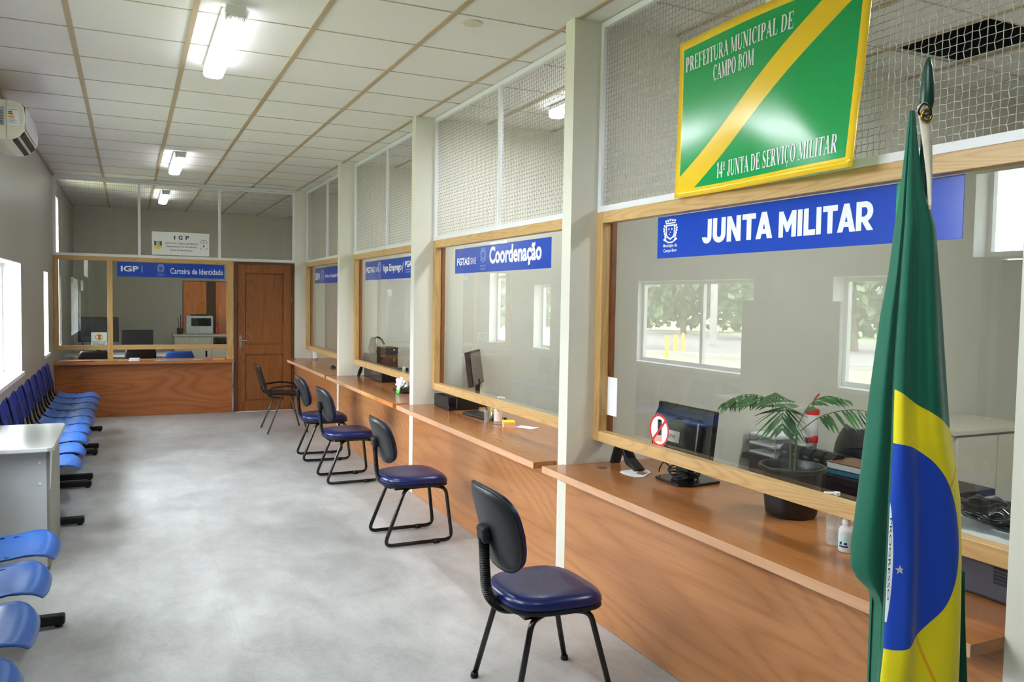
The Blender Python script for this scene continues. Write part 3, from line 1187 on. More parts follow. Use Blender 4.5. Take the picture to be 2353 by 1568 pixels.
# ------------------------------------------------------------------ signs
def blue_sign(name, label, y_left, y_right, z0, z1, parts, group='blue window signs', x=XR + .0565, pale=False):
    """vinyl strip on the corridor side of the glass; parts are drawn in metres from the lower left"""
    k_ = x / 2.335
    y_left, y_right, z0, z1 = y_left * k_, y_right * k_, CAM_H + (z0 - CAM_H) * k_, CAM_H + (z1 - CAM_H) * k_
    t = thing(name, label, 'sign', (x, (y_left + y_right) / 2, z0), group)
    MB().box(x - .002, x, y_right, y_left, z0, z1).build('sign_panel', M['sign_blue'], t)
    mbs = {}
    for i_, (mat, nm, shapes) in enumerate(parts):
        mb = mbs.setdefault((mat, nm, i_), MB())
        for q_, sh in enumerate(shapes):
            lay(mb, sh, lambda u, v: (x - .0026 - .00006 * (q_ % 9), y_left - u * k_, z0 + v * k_))
    for (mat, nm, i_), mb in mbs.items():
        mb.build(nm, M[mat], t)
    return t


def town(cx, cy, w, h, ty, tw):
    return crest2d(cx, cy, w, h), [text2d('Município de', tw, None, .01, 'CENTER', cx, ty + tw * .21), text2d('Campo Bom', tw * .93, None, .01, 'CENTER', cx, ty)]


sx = XR + .056
# JUNTA MILITAR
c, tn = town(.103, .125, .114, .118, .024, .110)
p = [('sign_white', 'lettering', grotesk('JUNTA', .436, .108, .346, .053)), ('sign_white', 'lettering', grotesk('MILITAR', .455, .102, .820, .051)), ('sign_white', 'crest', c), ('sign_white', 'caption', tn)]
js = blue_sign('window_sign', 'long blue JUNTA MILITAR sign on the nearest service window', 3.319, 1.708, 1.870, 2.069, p)
MB().box(sx - .0028, sx - .0022, 1.935, 2.006, 1.8758, 2.0802).build('green_stripe', M['sign_green'], js)
# Coordenação
c, tn = town(.56, .124, .105, .108, .014, .105)
p = [('sign_white', 'lettering', [text2d('FGTAS', .254, .057, .035, 'LEFT', .043, .061)]), ('sign_white', 'lettering', [text2d('SINE', .108, .050, 0, 'LEFT', .320, .063), hbar(.303, .308, .052, .128)]), ('sign_white', 'lettering', [text2d('Coordenação', .816, .150, .035, 'LEFT', .676, .028)]),
     ('sign_pale', 'crest', c), ('sign_pale', 'caption', tn)]
blue_sign('window_sign', 'blue Coordenação sign on the second service window', 6.044, 4.427, 1.856, 2.046, p)
# Vagas Emprego
c, tn = town(.55, .124, .13, .115, .012, .12)
p = [('sign_white', 'lettering', [text2d('FGTAS', .329, .062, .03, 'LEFT', .035, .076)]), ('sign_white', 'lettering', [text2d('SINE', .125, .05, 0, 'LEFT', .42, .08), hbar(.385, .392, .07, .14)]), ('sign_white', 'lettering', [text2d('Vagas', .19, .092, .03, 'LEFT', .668, .056),
      disc2d(.878, .095, .010, .010, 10)]), ('sign_white', 'lettering', [text2d('Emprego', .40, .092, .03, 'LEFT', .902, .056), line2d(1.322, .055, 1.358, .15, .012)]), ('sign_white', 'lettering', [text2d('PGA', .19, .062, .034, 'LEFT', 1.41, .098)]),
     ('sign_pale', 'crest', c), ('sign_pale', 'caption', tn + [hbar(1.41, 1.60, .075, .082), hbar(1.43, 1.58, .052, .059)])]
blue_sign('window_sign', 'blue Vagas Emprego sign on the third service window, cut off by the pillar', 8.745, 6.90, 1.843, 2.041, p)
# SIM
c, tn = town(.50, .120, .15, .12, .012, .14)
p = [('sign_white', 'lettering', [text2d('SIM', .30, .10, .035, 'LEFT', .03, .044)]), ('sign_white', 'lettering', [text2d('Serviço de Inspeção Municipal', 1.02, .06, .016, 'LEFT', .63, .058)]),
     ('sign_pale', 'crest', c), ('sign_pale', 'caption', tn)]
blue_sign('window_sign', 'small far blue SIM sign on the fourth service window', 11.405, 9.66, 1.836, 2.042, p)

# IGP strip
t = thing('window_sign', 'blue IGP Carteira de Identidade sign on the end wall window', 'sign', (.54, YB + .027, 1.88), 'blue window signs')
ix, iz, yy = -.137, 1.883, YB + .026
tail = 1.355
MB().add([(0, 0, 0)], [])
mb = MB()
mb.box(ix, ix + tail, yy, yy + .002, iz, iz + .193)
mb.build('sign_panel', M['sign_blue'], t)
for grp in ((text2d('IGP', .215, .075, .026, 'LEFT', .045, .068), hbar(.30, .306, .06, .152)), (text2d('Carteira de Identidade', .68, .078, .008, 'LEFT', .655, .052),)):
    mb = MB()
    for sh in grp:
        lay(mb, sh, lambda u, v: (ix + u, yy - .0008, iz + v))
    mb.build('lettering', M['sign_white'], t)
c, tn = town(.535, .122, .088, .115, .018, .088)
mb = MB()
for sh in c:
    lay(mb, sh, lambda u, v: (ix + u, yy - .0008, iz + v))
mb.build('crest', M['sign_pale'], t)
mb = MB()
for sh in tn:
    lay(mb, sh, lambda u, v: (ix + u, yy - .0008, iz + v))
mb.build('caption', M['sign_pale'], t)

# white IGP board on the rail
t = thing('wall_sign', 'white I G P board standing on the rail above the end wall window', 'sign', (.65, YB - .01, 2.19))
bx, bz, by = .289, 2.188, YB - .008
MB().box(bx, bx + .727, by, by + .006, bz, bz + .312).build('sign_panel', M['white'], t, bevel=.002)
for grp in ((text2d('I', .016, .052, .03, 'LEFT', .275, .215), text2d('G', .052, .056, .03, 'LEFT', .332, .213), text2d('P', .044, .052, .03, 'LEFT', .422, .215)),
           (text2d('INSTITUTO - GERAL DE PERÍCIAS', .415, .026, .012, 'LEFT', .165, .150),), (text2d('Departamento de Identificação', .385, .028, .010, 'LEFT', .18, .102),), (text2d('Posto de Identificação', .28, .028, .010, 'LEFT', .232, .054),)):
    mb = MB()
    for sh in grp:
        lay(mb, sh, lambda u, v: (bx + u, by - .0008, bz + v))
    mb.build('lettering', M['navy_ink'], t)
mb = MB()
sh = lambda pts: (pts, [tuple(range(len(pts)))])
cx, cy, q = .075, .135, .048
for mi, shp in ((0, sh([(cx - q, cy + .055), (cx - q * .4, cy + .042), (cx, cy + .05), (cx + q * .4, cy + .042), (cx + q, cy + .055), (cx + q, cy + .005), (cx - q, cy + .005)])),
                (1, sh([(cx - q, cy + .012), (cx + q, cy + .012), (cx + q, cy - .012), (cx - q, cy - .012)])),
                (2, sh([(cx - q, cy - .012), (cx + q, cy - .012), (cx + q * .9, cy - .035), (cx + q * .5, cy - .055), (cx - q * .5, cy - .055), (cx - q * .9, cy - .035)])),
                (3, sh([(cx + q * .9 * math.cos(a), cy - .052 + .014 * math.sin(a)) for a in [PI + PI * k / 8 for k in range(9)]]))):
    lay(mb, shp, lambda u, v: (bx + u, by - .0006, bz + v), mi)
lay(mb, disc2d(cx, cy + .012, .026, .034), lambda u, v: (bx + u, by - .0010, bz + v), 3)
lay(mb, ring2d(cx, cy + .012, .026, .034, .005), lambda u, v: (bx + u, by - .0013, bz + v), 0)
lay(mb, disc2d(cx, cy + .012, .008, .014, 10), lambda u, v: (bx + u, by - .0013, bz + v), 0)
mb.build('crest', [M['green'], M['red'], M['yellow'], M['paper']], t)
mb = MB()
cx = .655
for shp in (ring2d(cx, .165, .052, .060, .006, 15, 165, 16), hbar(cx - .04, cx + .045, .178, .184), disc2d(cx, .203, .006, .012, 8), disc2d(cx, .140, .013, .013, 10), hbar(cx - .004, cx + .004, .115, .14),
            ring2d(cx, .125, .052, .040, .008, 195, 245, 8), ring2d(cx, .125, .052, .040, .008, 295, 345, 8)):
    lay(mb, shp, lambda u, v: (bx + u, by - .0008, bz + v))
mb.build('emblem', M['grey_ink'], t)


# green and yellow board of the recruiting office
def board_pt(s, t, off=0.0):
    y = 3.165 - 1.112 * s
    z = 2.143 + .712 * t - .012 * s
    x = 2.325 - .012 - .050 * (s ** 1.6) * (1 - t) ** 1.2 - .02 * s + .012 * math.sin(s * 5.5 + t * 2.0)
    return (x - off, y, z)


def board_mat():
    m = NT('board_print')
    uv = m.n('ShaderNodeUVMap')
    sp = m.n('ShaderNodeSeparateXYZ')
    m.l(uv.outputs[0], sp.inputs[0])
    s, t = sp.outputs[0], sp.outputs[1]
    ins = m.math('MULTIPLY', m.math('MULTIPLY', m.math('GREATER_THAN', s, .030), m.math('LESS_THAN', s, .967)),
                 m.math('MULTIPLY', m.math('GREATER_THAN', t, .052), m.math('LESS_THAN', t, .948)))
    up = m.math('GREATER_THAN', t, m.math('ADD', m.math('MULTIPLY', s, .978), .106))
    dn = m.math('LESS_THAN', t, m.math('ADD', m.math('MULTIPLY', s, .978), -.071))
    g = m.math('MULTIPLY', ins, m.math('MAXIMUM', up, dn))
    sc = m.noise(m.coords((1, 1, 1)), 16, 4, .7)
    dirt = m.math('MULTIPLY', m.math('GREATER_THAN', sc, .66), m.math('MULTIPLY', m.math('LESS_THAN', t, .05), .35))
    col = m.mix(g, srgb(248, 206, 36), srgb(8, 162, 82))
    m.l(m.mix(dirt, col, srgb(120, 96, 40)), m.b.inputs['Base Color'])
    m.b.inputs['Roughness'].default_value = .16
    return m.mat


t = thing('notice_board', 'green and yellow PREFEITURA MUNICIPAL DE CAMPO BOM board on the mesh screen', 'sign', (2.3, 2.6, 2.143))
mb = MB()
NU, NV = 36, 24
mb.grid(lambda a, b: board_pt(a, b), NU, NV)
o = mb.build('board_panel', board_mat(), t, smooth=True, solid=.003)
uvl = o.data.uv_layers.new(name='UVMap')
for lp in o.data.loops:
    i = lp.vertex_index
    uvl.data[lp.index].uv = ((i % (NU + 1)) / NU, (i // (NU + 1)) / NV)
for body, x0, x1, y0, y1 in (('PREFEITURA MUNICIPAL DE', .045, .685, .80, .892), ('CAMPO BOM', .235, .490, .680, .772), ('14º JUNTA DE SERVIÇO MILITAR', .27, .93, .085, .178)):
    shp, adv = serif_text(body)
    mb = MB()
    for vs, fs in shp:
        lay(mb, ([(x0 + p[0] / adv * (x1 - x0), y0 + p[1] * (y1 - y0)) for p in vs], fs), lambda a, b: board_pt(a, b, .003))
    mb.build('lettering', M['sign_white'], t)

# ------------------------------------------------------------------ window stickers
t = thing('window_sticker', 'round red and white no mobile phone sticker on the nearest window', 'sticker', (sx, 3.31, .995))
cy_, cz_, R_ = 3.354, 1.019, .081
mk = lambda off: (lambda u, v: (sx - off, cy_ - u, cz_ + v))
mb = MB()
lay(mb, disc2d(0, 0, R_, R_, 40), mk(.001))
mb.build('sticker_disc', M['paper'], t)
mb = MB()
lay(mb, hbar(-.014, .020, -.035, .05), mk(.0014))
lay(mb, disc2d(.003, .05, .017, .006, 12), mk(.0014))
mb.build('phone_print', M['black_ink'], t)
mb = MB()
lay(mb, disc2d(-.028, -.045, .024, .016, 14), mk(.0016))
lay(mb, disc2d(.004, -.044, .022, .013, 14), mk(.0016))
for k in range(3):
    lay(mb, line2d(-.02, -.03 - k * .011, .026, -.027 - k * .011, .009), mk(.0018))
mb.build('hand_print', M['skin_ink'], t)
mb = MB()
lay(mb, ring2d(0, 0, R_, R_, .011, 0, 360, 40), mk(.0022))
lay(mb, line2d(-.05, -.052, .05, .052, .013), mk(.0024))
mb.build('prohibition_ring', M['red'], t)

tag(MB().obox((sx - .001, 3.828, 1.137), (.0016, .155, .211)).build('blank_notice', M['paper'], bevel=.0), 'blank white card stuck on the nearest window beside its far stile', 'notice')

t = thing('window_notice', 'pale green no phone notice taped to the left pane of the IGP window', 'notice', (-.36, YB + .02, .97))
nx, nz, ny = -.452, .968, YB + .0265
MB().box(nx, nx + .187, ny, ny + .001, nz, nz + .168).build('notice_sheet', plain('pale_green_paper', srgb(206, 226, 212), .6), t)
mk = lambda off: (lambda u, v: (nx + u, ny - off, nz + v))
mb = MB()
lay(mb, ring2d(.095, .105, .048, .046, .012, 0, 360, 28), mk(.0006))
lay(mb, line2d(.062, .137, .128, .073, .011), mk(.0008))
mb.build('prohibition_ring', M['orange'], t)
mb = MB()
lay(mb, hbar(.083, .112, .075, .132), mk(.0004))
lay(mb, text2d('PROIBIDO O USO', .165, .017, .01, 'LEFT', .011, .032), mk(.0006))
lay(mb, text2d('DE CELULAR', .14, .018, .03, 'LEFT', .023, .004), mk(.0006))
mb.build('print', M['black_ink'], t)


# ------------------------------------------------------------------ counter chairs
def superellipse(a, b, n=36, p=3.0, taper=0.0):
    out = []
    for k in range(n):
        q = 2 * PI * k / n
        x = math.copysign(abs(math.cos(q)) ** (2 / p), math.cos(q)) * a
        y = math.copysign(abs(math.sin(q)) ** (2 / p), math.sin(q)) * b
        out.append((x, y * (1 + taper * x / a)))
    return out


def make_chair(label, sled):
    t = thing('visitor_chair', label, 'chair', (0, 0, 0), 'navy and black visitor chairs at the counters')
    base = superellipse(.226 if sled else .215, .222 if sled else .215, 40, 3.2, .07)
    ring = lambda k, z, dip=0: [(x * k, y * k, z - dip * max(0, x / .215) ** 3) for x, y in base]
    MB().rings([ring(.90, .392, .012), ring(.98, .396, .014), ring(1.01, .405, .016), ring(1.0, .415, .016)]).build('seat_shell', M['black'], t, smooth=True, angle=60, world=False)
    MB().rings([ring(.985, .412, .016), ring(1.01, .428, .018), ring(1.0, .446, .018), ring(.95, .460, .014), ring(.84, .467, .008), ring(.6, .466, .002), ring(.3, .463, 0), ring(.05, .462, 0)]).build('seat', M['blue_vinyl'], t, smooth=True, world=False)
    # back rest: bowed egg shape
    hz_ = .150 if sled else .172
    sh_ = .055 if sled else .035
    bo = superellipse(.185 if sled else .198, hz_, 44, 3.3)
    zc_ = .700 if sled else .728

    def back_ring(k, d):
        out = []
        for y, z in bo:
            yy, zz = y * k * (1 - .10 * max(0, -z / hz_)), z * k
            x = -.268 + sh_ + d + 1.15 * (yy * yy) - .045 * zz / hz_ - .02
            out.append((x, yy, zc_ + zz))
        return out
    MB().rings([back_ring(.35, -.020), back_ring(.80, -.018), back_ring(.93, -.014), back_ring(1.0, -.004), back_ring(1.0, .006)]).build('back_shell', M['back_shell'], t, smooth=True, angle=50, world=False)
    rim = [Vector(q) for q in back_ring(1.005, -.001)]
    MB().tube(rim, .008, 8, closed=True).build('back_rim', M['black'], t, smooth=True, world=False)
    MB().rings([back_ring(.985, .006), back_ring(.99, .022), back_ring(.93, .034), back_ring(.75, .040), back_ring(.3, .042), back_ring(.05, .042)]).build('backrest', M['blue_vinyl'], t, smooth=True, world=False)
    # bellows sleeve over the spine
    path = spline([(-.06, 0, .372), (-.14, 0, .368), (-.24 + sh_, 0, .388), (-.292 + sh_, 0, .45), (-.306 + sh_, 0, .54), (-.312 + sh_, 0, .64), (-.314 + sh_, 0, .69)], 21)
    r0_, r1_ = (.0175, .0145) if sled else (.0235, .019)
    rs = [r0_ if k % 2 else r1_ for k in range(len(path))]
    MB().tube(path, rs, 12).build('bellows', M['black'], t, smooth=True, angle=40, world=False)
    MB().obox((-.314 + sh_, 0, .700 if not sled else .685), (.04, .08, .070), (0, -.12, 0)).build('bracket', M['black'], t, bevel=.014, seg=3, world=False)
    MB().box(-.16, .15, -.15, .15, .374, .392).build('seat_plate', M['black_metal'], t, world=False)
    r = .0125
    if sled:
        for s in (-1, 1):
            y = .195 * s
            pts = [(-.05, .12 * s, .378), (-.105, y * .93, .372), (-.245, y, .018), (.232, y, .018), (.188, y * .93, .372), (.12, .12 * s, .378)]
            MB().tube(rounded(pts, .055, 6), r, 10).build('sled_leg', M['black_metal'], t, smooth=True, world=False)
            g = MB()
            g.tube([(.10, y, .0165), (.14, y, .0165)], .0163, 10)
            g.build('glide', M['black'], t, smooth=True, world=False)
    else:
        for s in (-1, 1):
            for sx_, xf in ((-1, -.225), (1, .225)):
                pts = [(.06 * sx_, .13 * s, .378), (.135 * sx_, .165 * s, .372), (xf, .205 * s, .012)]
                o = MB().tube(rounded(pts, .05, 6), r, 10).build('leg', M['black_metal'], t, smooth=True, world=False)
                MB().lathe([(.016, 0), (.018, .004), (.0165, .02), (.013, .024)], (xf, .205 * s, 0), 14).build('foot_cap', M['black'], o, smooth=True, world=False)
    return t


ca = make_chair('nearest navy seat black chair, four straight legs, at the JUNTA MILITAR counter', False)
ca.location = (1.59, 3.03, 0)
ca.rotation_euler.z = math.radians(0)
cb = make_chair('navy seat sled base chair at the Coordenação counter, second nearest', True)
cb.location = (1.76, 5.35, 0)
for lab, loc, rz in (('navy seat sled base chair in the middle, third from the camera', (1.80, 7.30, 0), .02),
                     ('farthest navy seat sled base chair, partly hidden behind another', (1.81, 8.38, 0), -.03)):
    c = copy_tree(cb)
    c['label'] = lab
    c.location = loc
    c.rotation_euler.z = rz

# black tubular chair with an arm loop by the door
t = thing('arm_chair', 'slim black chair with arm loops standing in front of the brown door', 'chair', (1.74, 10.29, 0))


def R_chair(x, y, z):
    return (1.74 + x, 10.29 + y, z)


for s in (-1, 1):
    for xa, xb in ((-.07, -.245), (.10, .23)):
        MB().tube([R_chair(xa, .21 * s, .44), R_chair(xb, .27 * s, .0)], .011, 10).build('leg', plain('grey_steel', srgb(72, 72, 76), .3), t, smooth=True)
    MB().tube(rounded([R_chair(-.19, .22 * s, .46), R_chair(-.215, .25 * s, .55), R_chair(-.02, .27 * s, .575), R_chair(.17, .25 * s, .55), R_chair(.18, .22 * s, .455)], .06, 6), .011, 10).build('arm_loop', M['black'], t, smooth=True)
    MB().tube(spline([R_chair(-.05, .2 * s, .43), R_chair(-.19, .2 * s, .44), R_chair(-.25, .2 * s, .52), R_chair(-.33, .2 * s, .80)], 8), .010, 8).build('back_post', M['black'], t, smooth=True)
MB().grid(lambda a, b: R_chair(-.215 + .44 * a, (-.22 + .44 * b), .452 + .012 * math.cos(a * PI) + .012 * (2 * b - 1) ** 2), 14, 10).build('seat', M['black'], t, smooth=True, solid=.022)
MB().grid(lambda a, b: R_chair(-.25 - .075 * b - .05 * (1 - (2 * a - 1) ** 2) * .6, -.22 + .44 * a, .55 + .265 * b), 12, 10).build('backrest', M['black'], t, smooth=True, solid=.012)


# ------------------------------------------------------------------ blue beam seating along the left wall
def seat_mesh():
    mb = MB()

    def top(a, b):
        # a: 0 back .. 1 front lip, b across
        y = (b - .5) * 2
        half = .222 * (1 - .05 * (1 - a)) if a < .80 else .222 * (1 - .30 * ((a - .80) / .20) ** 2.2)
        x = -.60 + .445 * a - .012 * abs(y) ** 3 * (1 if a > .7 else 0)
        prof = [(0, .035), (.08, .014), (.25, -.004), (.5, -.008), (.72, .006), (.86, .010), (.94, -.002), (1, -.030)]
        z = .435 + interp(a, prof) + .016 * abs(y) ** 2.5 * (1 - max(0, a - .75) * 3)
        return (x, y * half, z)
    mb.grid(top, 26, 16)
    return mb


def seat_slots():
    mb = MB()
    for s in (-1, 1):
        for k in range(5):
            x = -.50 + k * .068
            mb.box(x, x + .028, s * .176 - .0035, s * .176 + .0035, .440, .4472)
    return mb


def back_mesh():
    mb = MB()

    def bk(a, b):
        y = (a - .5) * 2
        z = .555 + .275 * b
        x = -.655 - .055 * b - .022 * (1 - y * y) - (.0 if b < .9 else .22 * (b - .9))
        return (x, y * .212 * (1 - .04 * b), z)
    mb.grid(bk, 14, 14)
    return mb


def make_bench(label):
    t = thing('beam_bench', label, 'bench', (0, 0, 0), 'blue beam benches along the left wall')
    MB().box(-.50, -.44, -.68, .68, .335, .385).build('beam', M['black_metal'], t, bevel=.004, world=False)
    for y in (-.62, .62):
        l = MB().box(-.495, -.445, y - .025, y + .025, .05, .335).build('leg', M['black_metal'], t, world=False)
        MB().box(-.70, -.14, y - .028, y + .028, .012, .062).build('foot_bar', M['black'], l, bevel=.012, seg=3, world=False)
        g = MB()
        for x in (-.67, -.17):
            g.lathe([(.018, 0), (.018, .013)], (x, y, 0), 12)
        g.build('glide', M['black'], l, world=False)
    for k in (-1, 0, 1):
        y = k * .53
        mb = seat_mesh()
        mb.v = [(p[0], p[1] + y, p[2]) for p in mb.v]
        so = mb.build('seat', M['blue_plastic'], t, smooth=True, solid=.009, world=False)
        mb = seat_slots()
        mb.v = [(p[0], p[1] + y, p[2]) for p in mb.v]
        mb.build('seat_slots', M['slot'], so, world=False)
        mb = back_mesh()
        mb.v = [(p[0], p[1] + y, p[2]) for p in mb.v]
        bo = mb.build('backrest', M['blue_back'], t, smooth=True, solid=.008, world=False)
        sl = MB()
        for i in range(4):
            for j in range(3):
                sl.box(-.672 - .045 * j * .35, -.640 - .045 * j * .35, y - .13 + i * .075, y - .105 + i * .075, .60 + j * .075, .612 + j * .075)
        for s in (-1, 1):
            MB().tube(spline([(-.46, y + s * .15, .388), (-.58, y + s * .15, .395), (-.645, y + s * .15, .46), (-.672, y + s * .15, .60), (-.70, y + s * .15, .72)], 6), .011, 8).build('back_tube', M['black_metal'], t, smooth=True, world=False)
    return t


b1 = make_bench('blue three seat bench farthest away, against the end counter')
b1.location = (-.155, 10.28, 0)
for lab, y in (('middle blue three seat bench of the far row along the left wall', 8.68), ('blue three seat bench just beyond the grey desk', 7.14),
               ('near blue three seat bench in front of the grey desk', 3.93), ('blue bench at the bottom left edge, only one seat tip showing', 2.33)):
    c = copy_tree(b1)
    c['label'] = lab
    c.location = (-.155, y, 0)

# ------------------------------------------------------------------ grey desk with display board
t = thing('office_desk', 'pale grey laminate desk at the left edge between the blue benches', 'desk', (-.64, 5.9, 0))
top = []
for (x, y) in ((XL + .012, 5.37), (-.43, 5.37), (-.405, 5.385), (-.397, 5.42), (-.397, 6.32), (-.41, 6.37), (XL + .012, 6.37)):
    top.append((x, y))
MB().prism(top, lambda x, y: (x, y, .733), lambda x, y: (x, y, .760)).build('desk_top', M['desk_top'], t, bevel=.006, seg=3)
for y0 in (5.50, 6.24):
    pan = MB().box(XL + .03, -.447, y0, y0 + .02, .02, .733).build('end_panel', M['desk_grey'], t)
    if y0 < 6:
        for z in (.652, .525):
            g = MB()
            g.lathe([(.0, .0), (.010, .0), (.010, .004), (.006, .007), (.0, .007)], (0, 0, 0), 16, caps=False)
            g.v = [(-.482 + p[0], y0 - p[2], z + p[1]) for p in g.v]
            g.build('screw_cap', M['white'], pan, smooth=True)
MB().box(-.4465, -.430, 5.500, 6.26, .02, .732).build('modesty_panel', M['desk_dark'], t)
MB().prism([(5.5005, .732), (5.70, .732), (5.5005, .49)], lambda y, z: (-.4299, y, z), lambda y, z: (-.426, y, z)).build('corner_bracket', M['desk_grey'], t)
tag(MB().obox((-.845, 5.88, 1.228), (.03, 1.26, .93)).build('display_board', M['board'], bevel=.004), 'tall plain grey board standing on the grey desk against the wall, mirrored in the glass', 'board')

# ------------------------------------------------------------------ air conditioner
t = thing('air_conditioner', 'cream split air conditioner high on the left wall with energy label', 'air conditioner', (XL, 7.0, 2.69))
prof = [(XL + .001, 2.968), (-.72, 2.968), (-.672, 2.955), (-.648, 2.93), (-.640, 2.86), (-.645, 2.775), (-.675, 2.73), (-.72, 2.705), (-.78, 2.70), (XL + .001, 2.712)]
MB().prism(prof, lambda x, z: (x, 6.60, z), lambda x, z: (x, 7.40, z)).build('body', M['ac'], t, bevel=.004)
fr = [(-.690, 2.964), (-.662, 2.950), (-.638, 2.932), (-.629, 2.86), (-.634, 2.782), (-.640, 2.782), (-.640, 2.93), (-.66, 2.945)]
MB().prism(fr, lambda x, z: (x, 6.615, z), lambda x, z: (x, 7.385, z)).build('front_cover', M['ac_front'], t, smooth=False)
lv = MB()
for x0, x1, z0, z1 in ((-.672, -.648, 2.728, 2.763), (-.718, -.690, 2.702, 2.716)):
    lv.add([(x0, 6.63, z0), (x1, 6.63, z1), (x1, 7.34, z1), (x0, 7.34, z0), (x0, 6.63, z0 - .003), (x1 + .004, 6.63, z1 - .004), (x1 + .004, 7.34, z1 - .004), (x0, 7.34, z0 - .003)],
           [(3, 2, 1, 0), (4, 5, 6, 7), (0, 1, 5, 4), (1, 2, 6, 5), (2, 3, 7, 6), (3, 0, 4, 7)])
lv.build('air_outlet', M['black'], t)
mk = lambda off: (lambda u, v: (-.742 + u, 6.6 - off, 2.80 + v))
mb = MB()
lay(mb, hbar(0, .068, 0, .115), mk(.0008))
lb = mb.build('energy_label', M['paper'], t)
mb = MB()
for k, (mi, w) in enumerate(((0, .022), (0, .027), (1, .032), (2, .037))):
    lay(mb, hbar(.004, .004 + w, .084 - k * .011, .093 - k * .011), mk(.0012), mi)
mb.build('energy_bars', [M['green'], M['yellow'], M['orange']], lb)
mb = MB()
for k in range(6):
    lay(mb, hbar(.005, .060 - (k % 3) * .012, .012 + k * .006, .014 + k * .006), mk(.0012))
lay(mb, hbar(.006, .058, .102, .106), mk(.0012))
mb.build('fine_print', M['grey_ink'], lb)
mb = MB()
lay(mb, hbar(-.10, -.020, -.01, .120), mk(.0008))
MBx = mb.build('data_plate', plain('grey_plate', srgb(176, 178, 178), .5), t)
mb = MB()
for k in range(9):
    lay(mb, hbar(-.09, -.03 + (k % 2) * .006, .0 + k * .011, .004 + k * .011), mk(.0012))
mb.build('fine_print', M['black_ink'], MBx)
MB().box(-.752, -.7495, 6.598, 6.6005, 2.708, 2.965).build('seam', M['desk_dark'], t)

# ------------------------------------------------------------------ flag on its pole
PX, PY = 1.722, 1.372
AX = Vector((.905, -.425, 0))          # across the flag
DP = Vector((.425, .905, 0))           # into the depth


def fp(a, d, z):
    p = Vector((PX, PY, 0)) + AX * a + DP * d
    return (p.x, p.y, z)


def flag_mat():
    m = NT('flag_cloth')
    uv = m.n('ShaderNodeUVMap')
    sp = m.n('ShaderNodeSeparateXYZ')
    m.l(uv.outputs[0], sp.inputs[0])
    a, z = sp.outputs[0], sp.outputs[1]
    front = m.math('GREATER_THAN', a, -.5)
    yel = m.math('MULTIPLY', front, m.math('LESS_THAN', z, m.math('SUBTRACT', 1.421, m.math('MULTIPLY', a, .62))))
    ea = m.math('DIVIDE', m.math('ADD', a, .066), .173)
    ez = m.math('DIVIDE', m.math('SUBTRACT', z, 1.084), .249)
    blue = m.math('LESS_THAN', m.math('ADD', m.math('POWER', m.math('ABSOLUTE', ea), 2.0), m.math('POWER', m.math('ABSOLUTE', ez), 2.0)), 1.0)
    blue = m.math('MULTIPLY', blue, front)
    # white motto band that shows along the fold
    wb = m.math('MULTIPLY', m.math('MULTIPLY', front, m.math('LESS_THAN', a, m.math('SUBTRACT', -.0585, m.math('MULTIPLY', m.math('POWER', m.math('ABSOLUTE', m.math('SUBTRACT', z, 1.04)), 2.0), .35)))),
                m.math('MULTIPLY', m.math('GREATER_THAN', z, .90), m.math('LESS_THAN', z, 1.19)))
    # sewn seams of the rhombus
    s1 = m.math('ABSOLUTE', m.math('SUBTRACT', m.math('SUBTRACT', z, 1.140), m.math('MULTIPLY', a, 1.17)))
    s1 = m.math('MULTIPLY', m.math('LESS_THAN', s1, .007), m.math('GREATER_THAN', a, .072))
    s2 = m.math('ABSOLUTE', m.math('SUBTRACT', m.math('ADD', z, m.math('MULTIPLY', a, 2.3)), .892))
    s2 = m.math('MULTIPLY', m.math('LESS_THAN', s2, .009), m.math('MULTIPLY', m.math('LESS_THAN', z, .862), m.math('GREATER_THAN', a, .012)))
    seam = m.math('MULTIPLY', m.math('MAXIMUM', s1, s2), yel)
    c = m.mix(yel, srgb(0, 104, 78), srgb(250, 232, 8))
    c = m.mix(seam, c, srgb(246, 186, 6))
    c = m.mix(blue, c, srgb(6, 70, 194))
    c = m.mix(wb, c, srgb(232, 234, 238))
    m.l(c, m.b.inputs['Base Color'])
    m.b.inputs['Roughness'].default_value = .7
    m.b.inputs['Sheen Weight'].default_value = .15
    w = m.noise(m.coords((1, 1, 1)), 420, 2, .5)
    m.bump(w, .05, .001)
    return m.mat


t = thing('flag', 'Brazilian flag hanging in folds from its pole in the right foreground', 'flag', (PX, PY, 0))
TL = [(.40, -.072), (.76, -.070), (.93, -.070), (.951, -.078), (.987, -.115), (1.018, -.130), (1.069, -.131), (1.246, -.114), (1.454, -.098), (1.641, -.080), (1.745, -.064), (1.943, -.048), (2.13, -.036)]
TM = [(.40, -.078), (.761, -.073), (.832, -.068), (1.143, -.067), (1.33, -.065), (1.46, -.0645), (1.559, -.061), (1.745, -.052), (1.87, -.045), (1.98, -.040), (2.13, -.034)]
TR = [(.40, .150), (.765, .146), (.939, .142), (1.074, .138), (1.188, .131), (1.271, .117), (1.364, .098), (1.478, .085), (1.664, .064), (1.851, .040), (1.93, .010), (1.975, -.001), (2.05, -.013), (2.13, -.024)]
NZ, NS = 150, 6
mb = MB()
rows = []
zs = [.40 + (2.125 - .40) * k / NZ for k in range(NZ + 1)]
tags_ = None
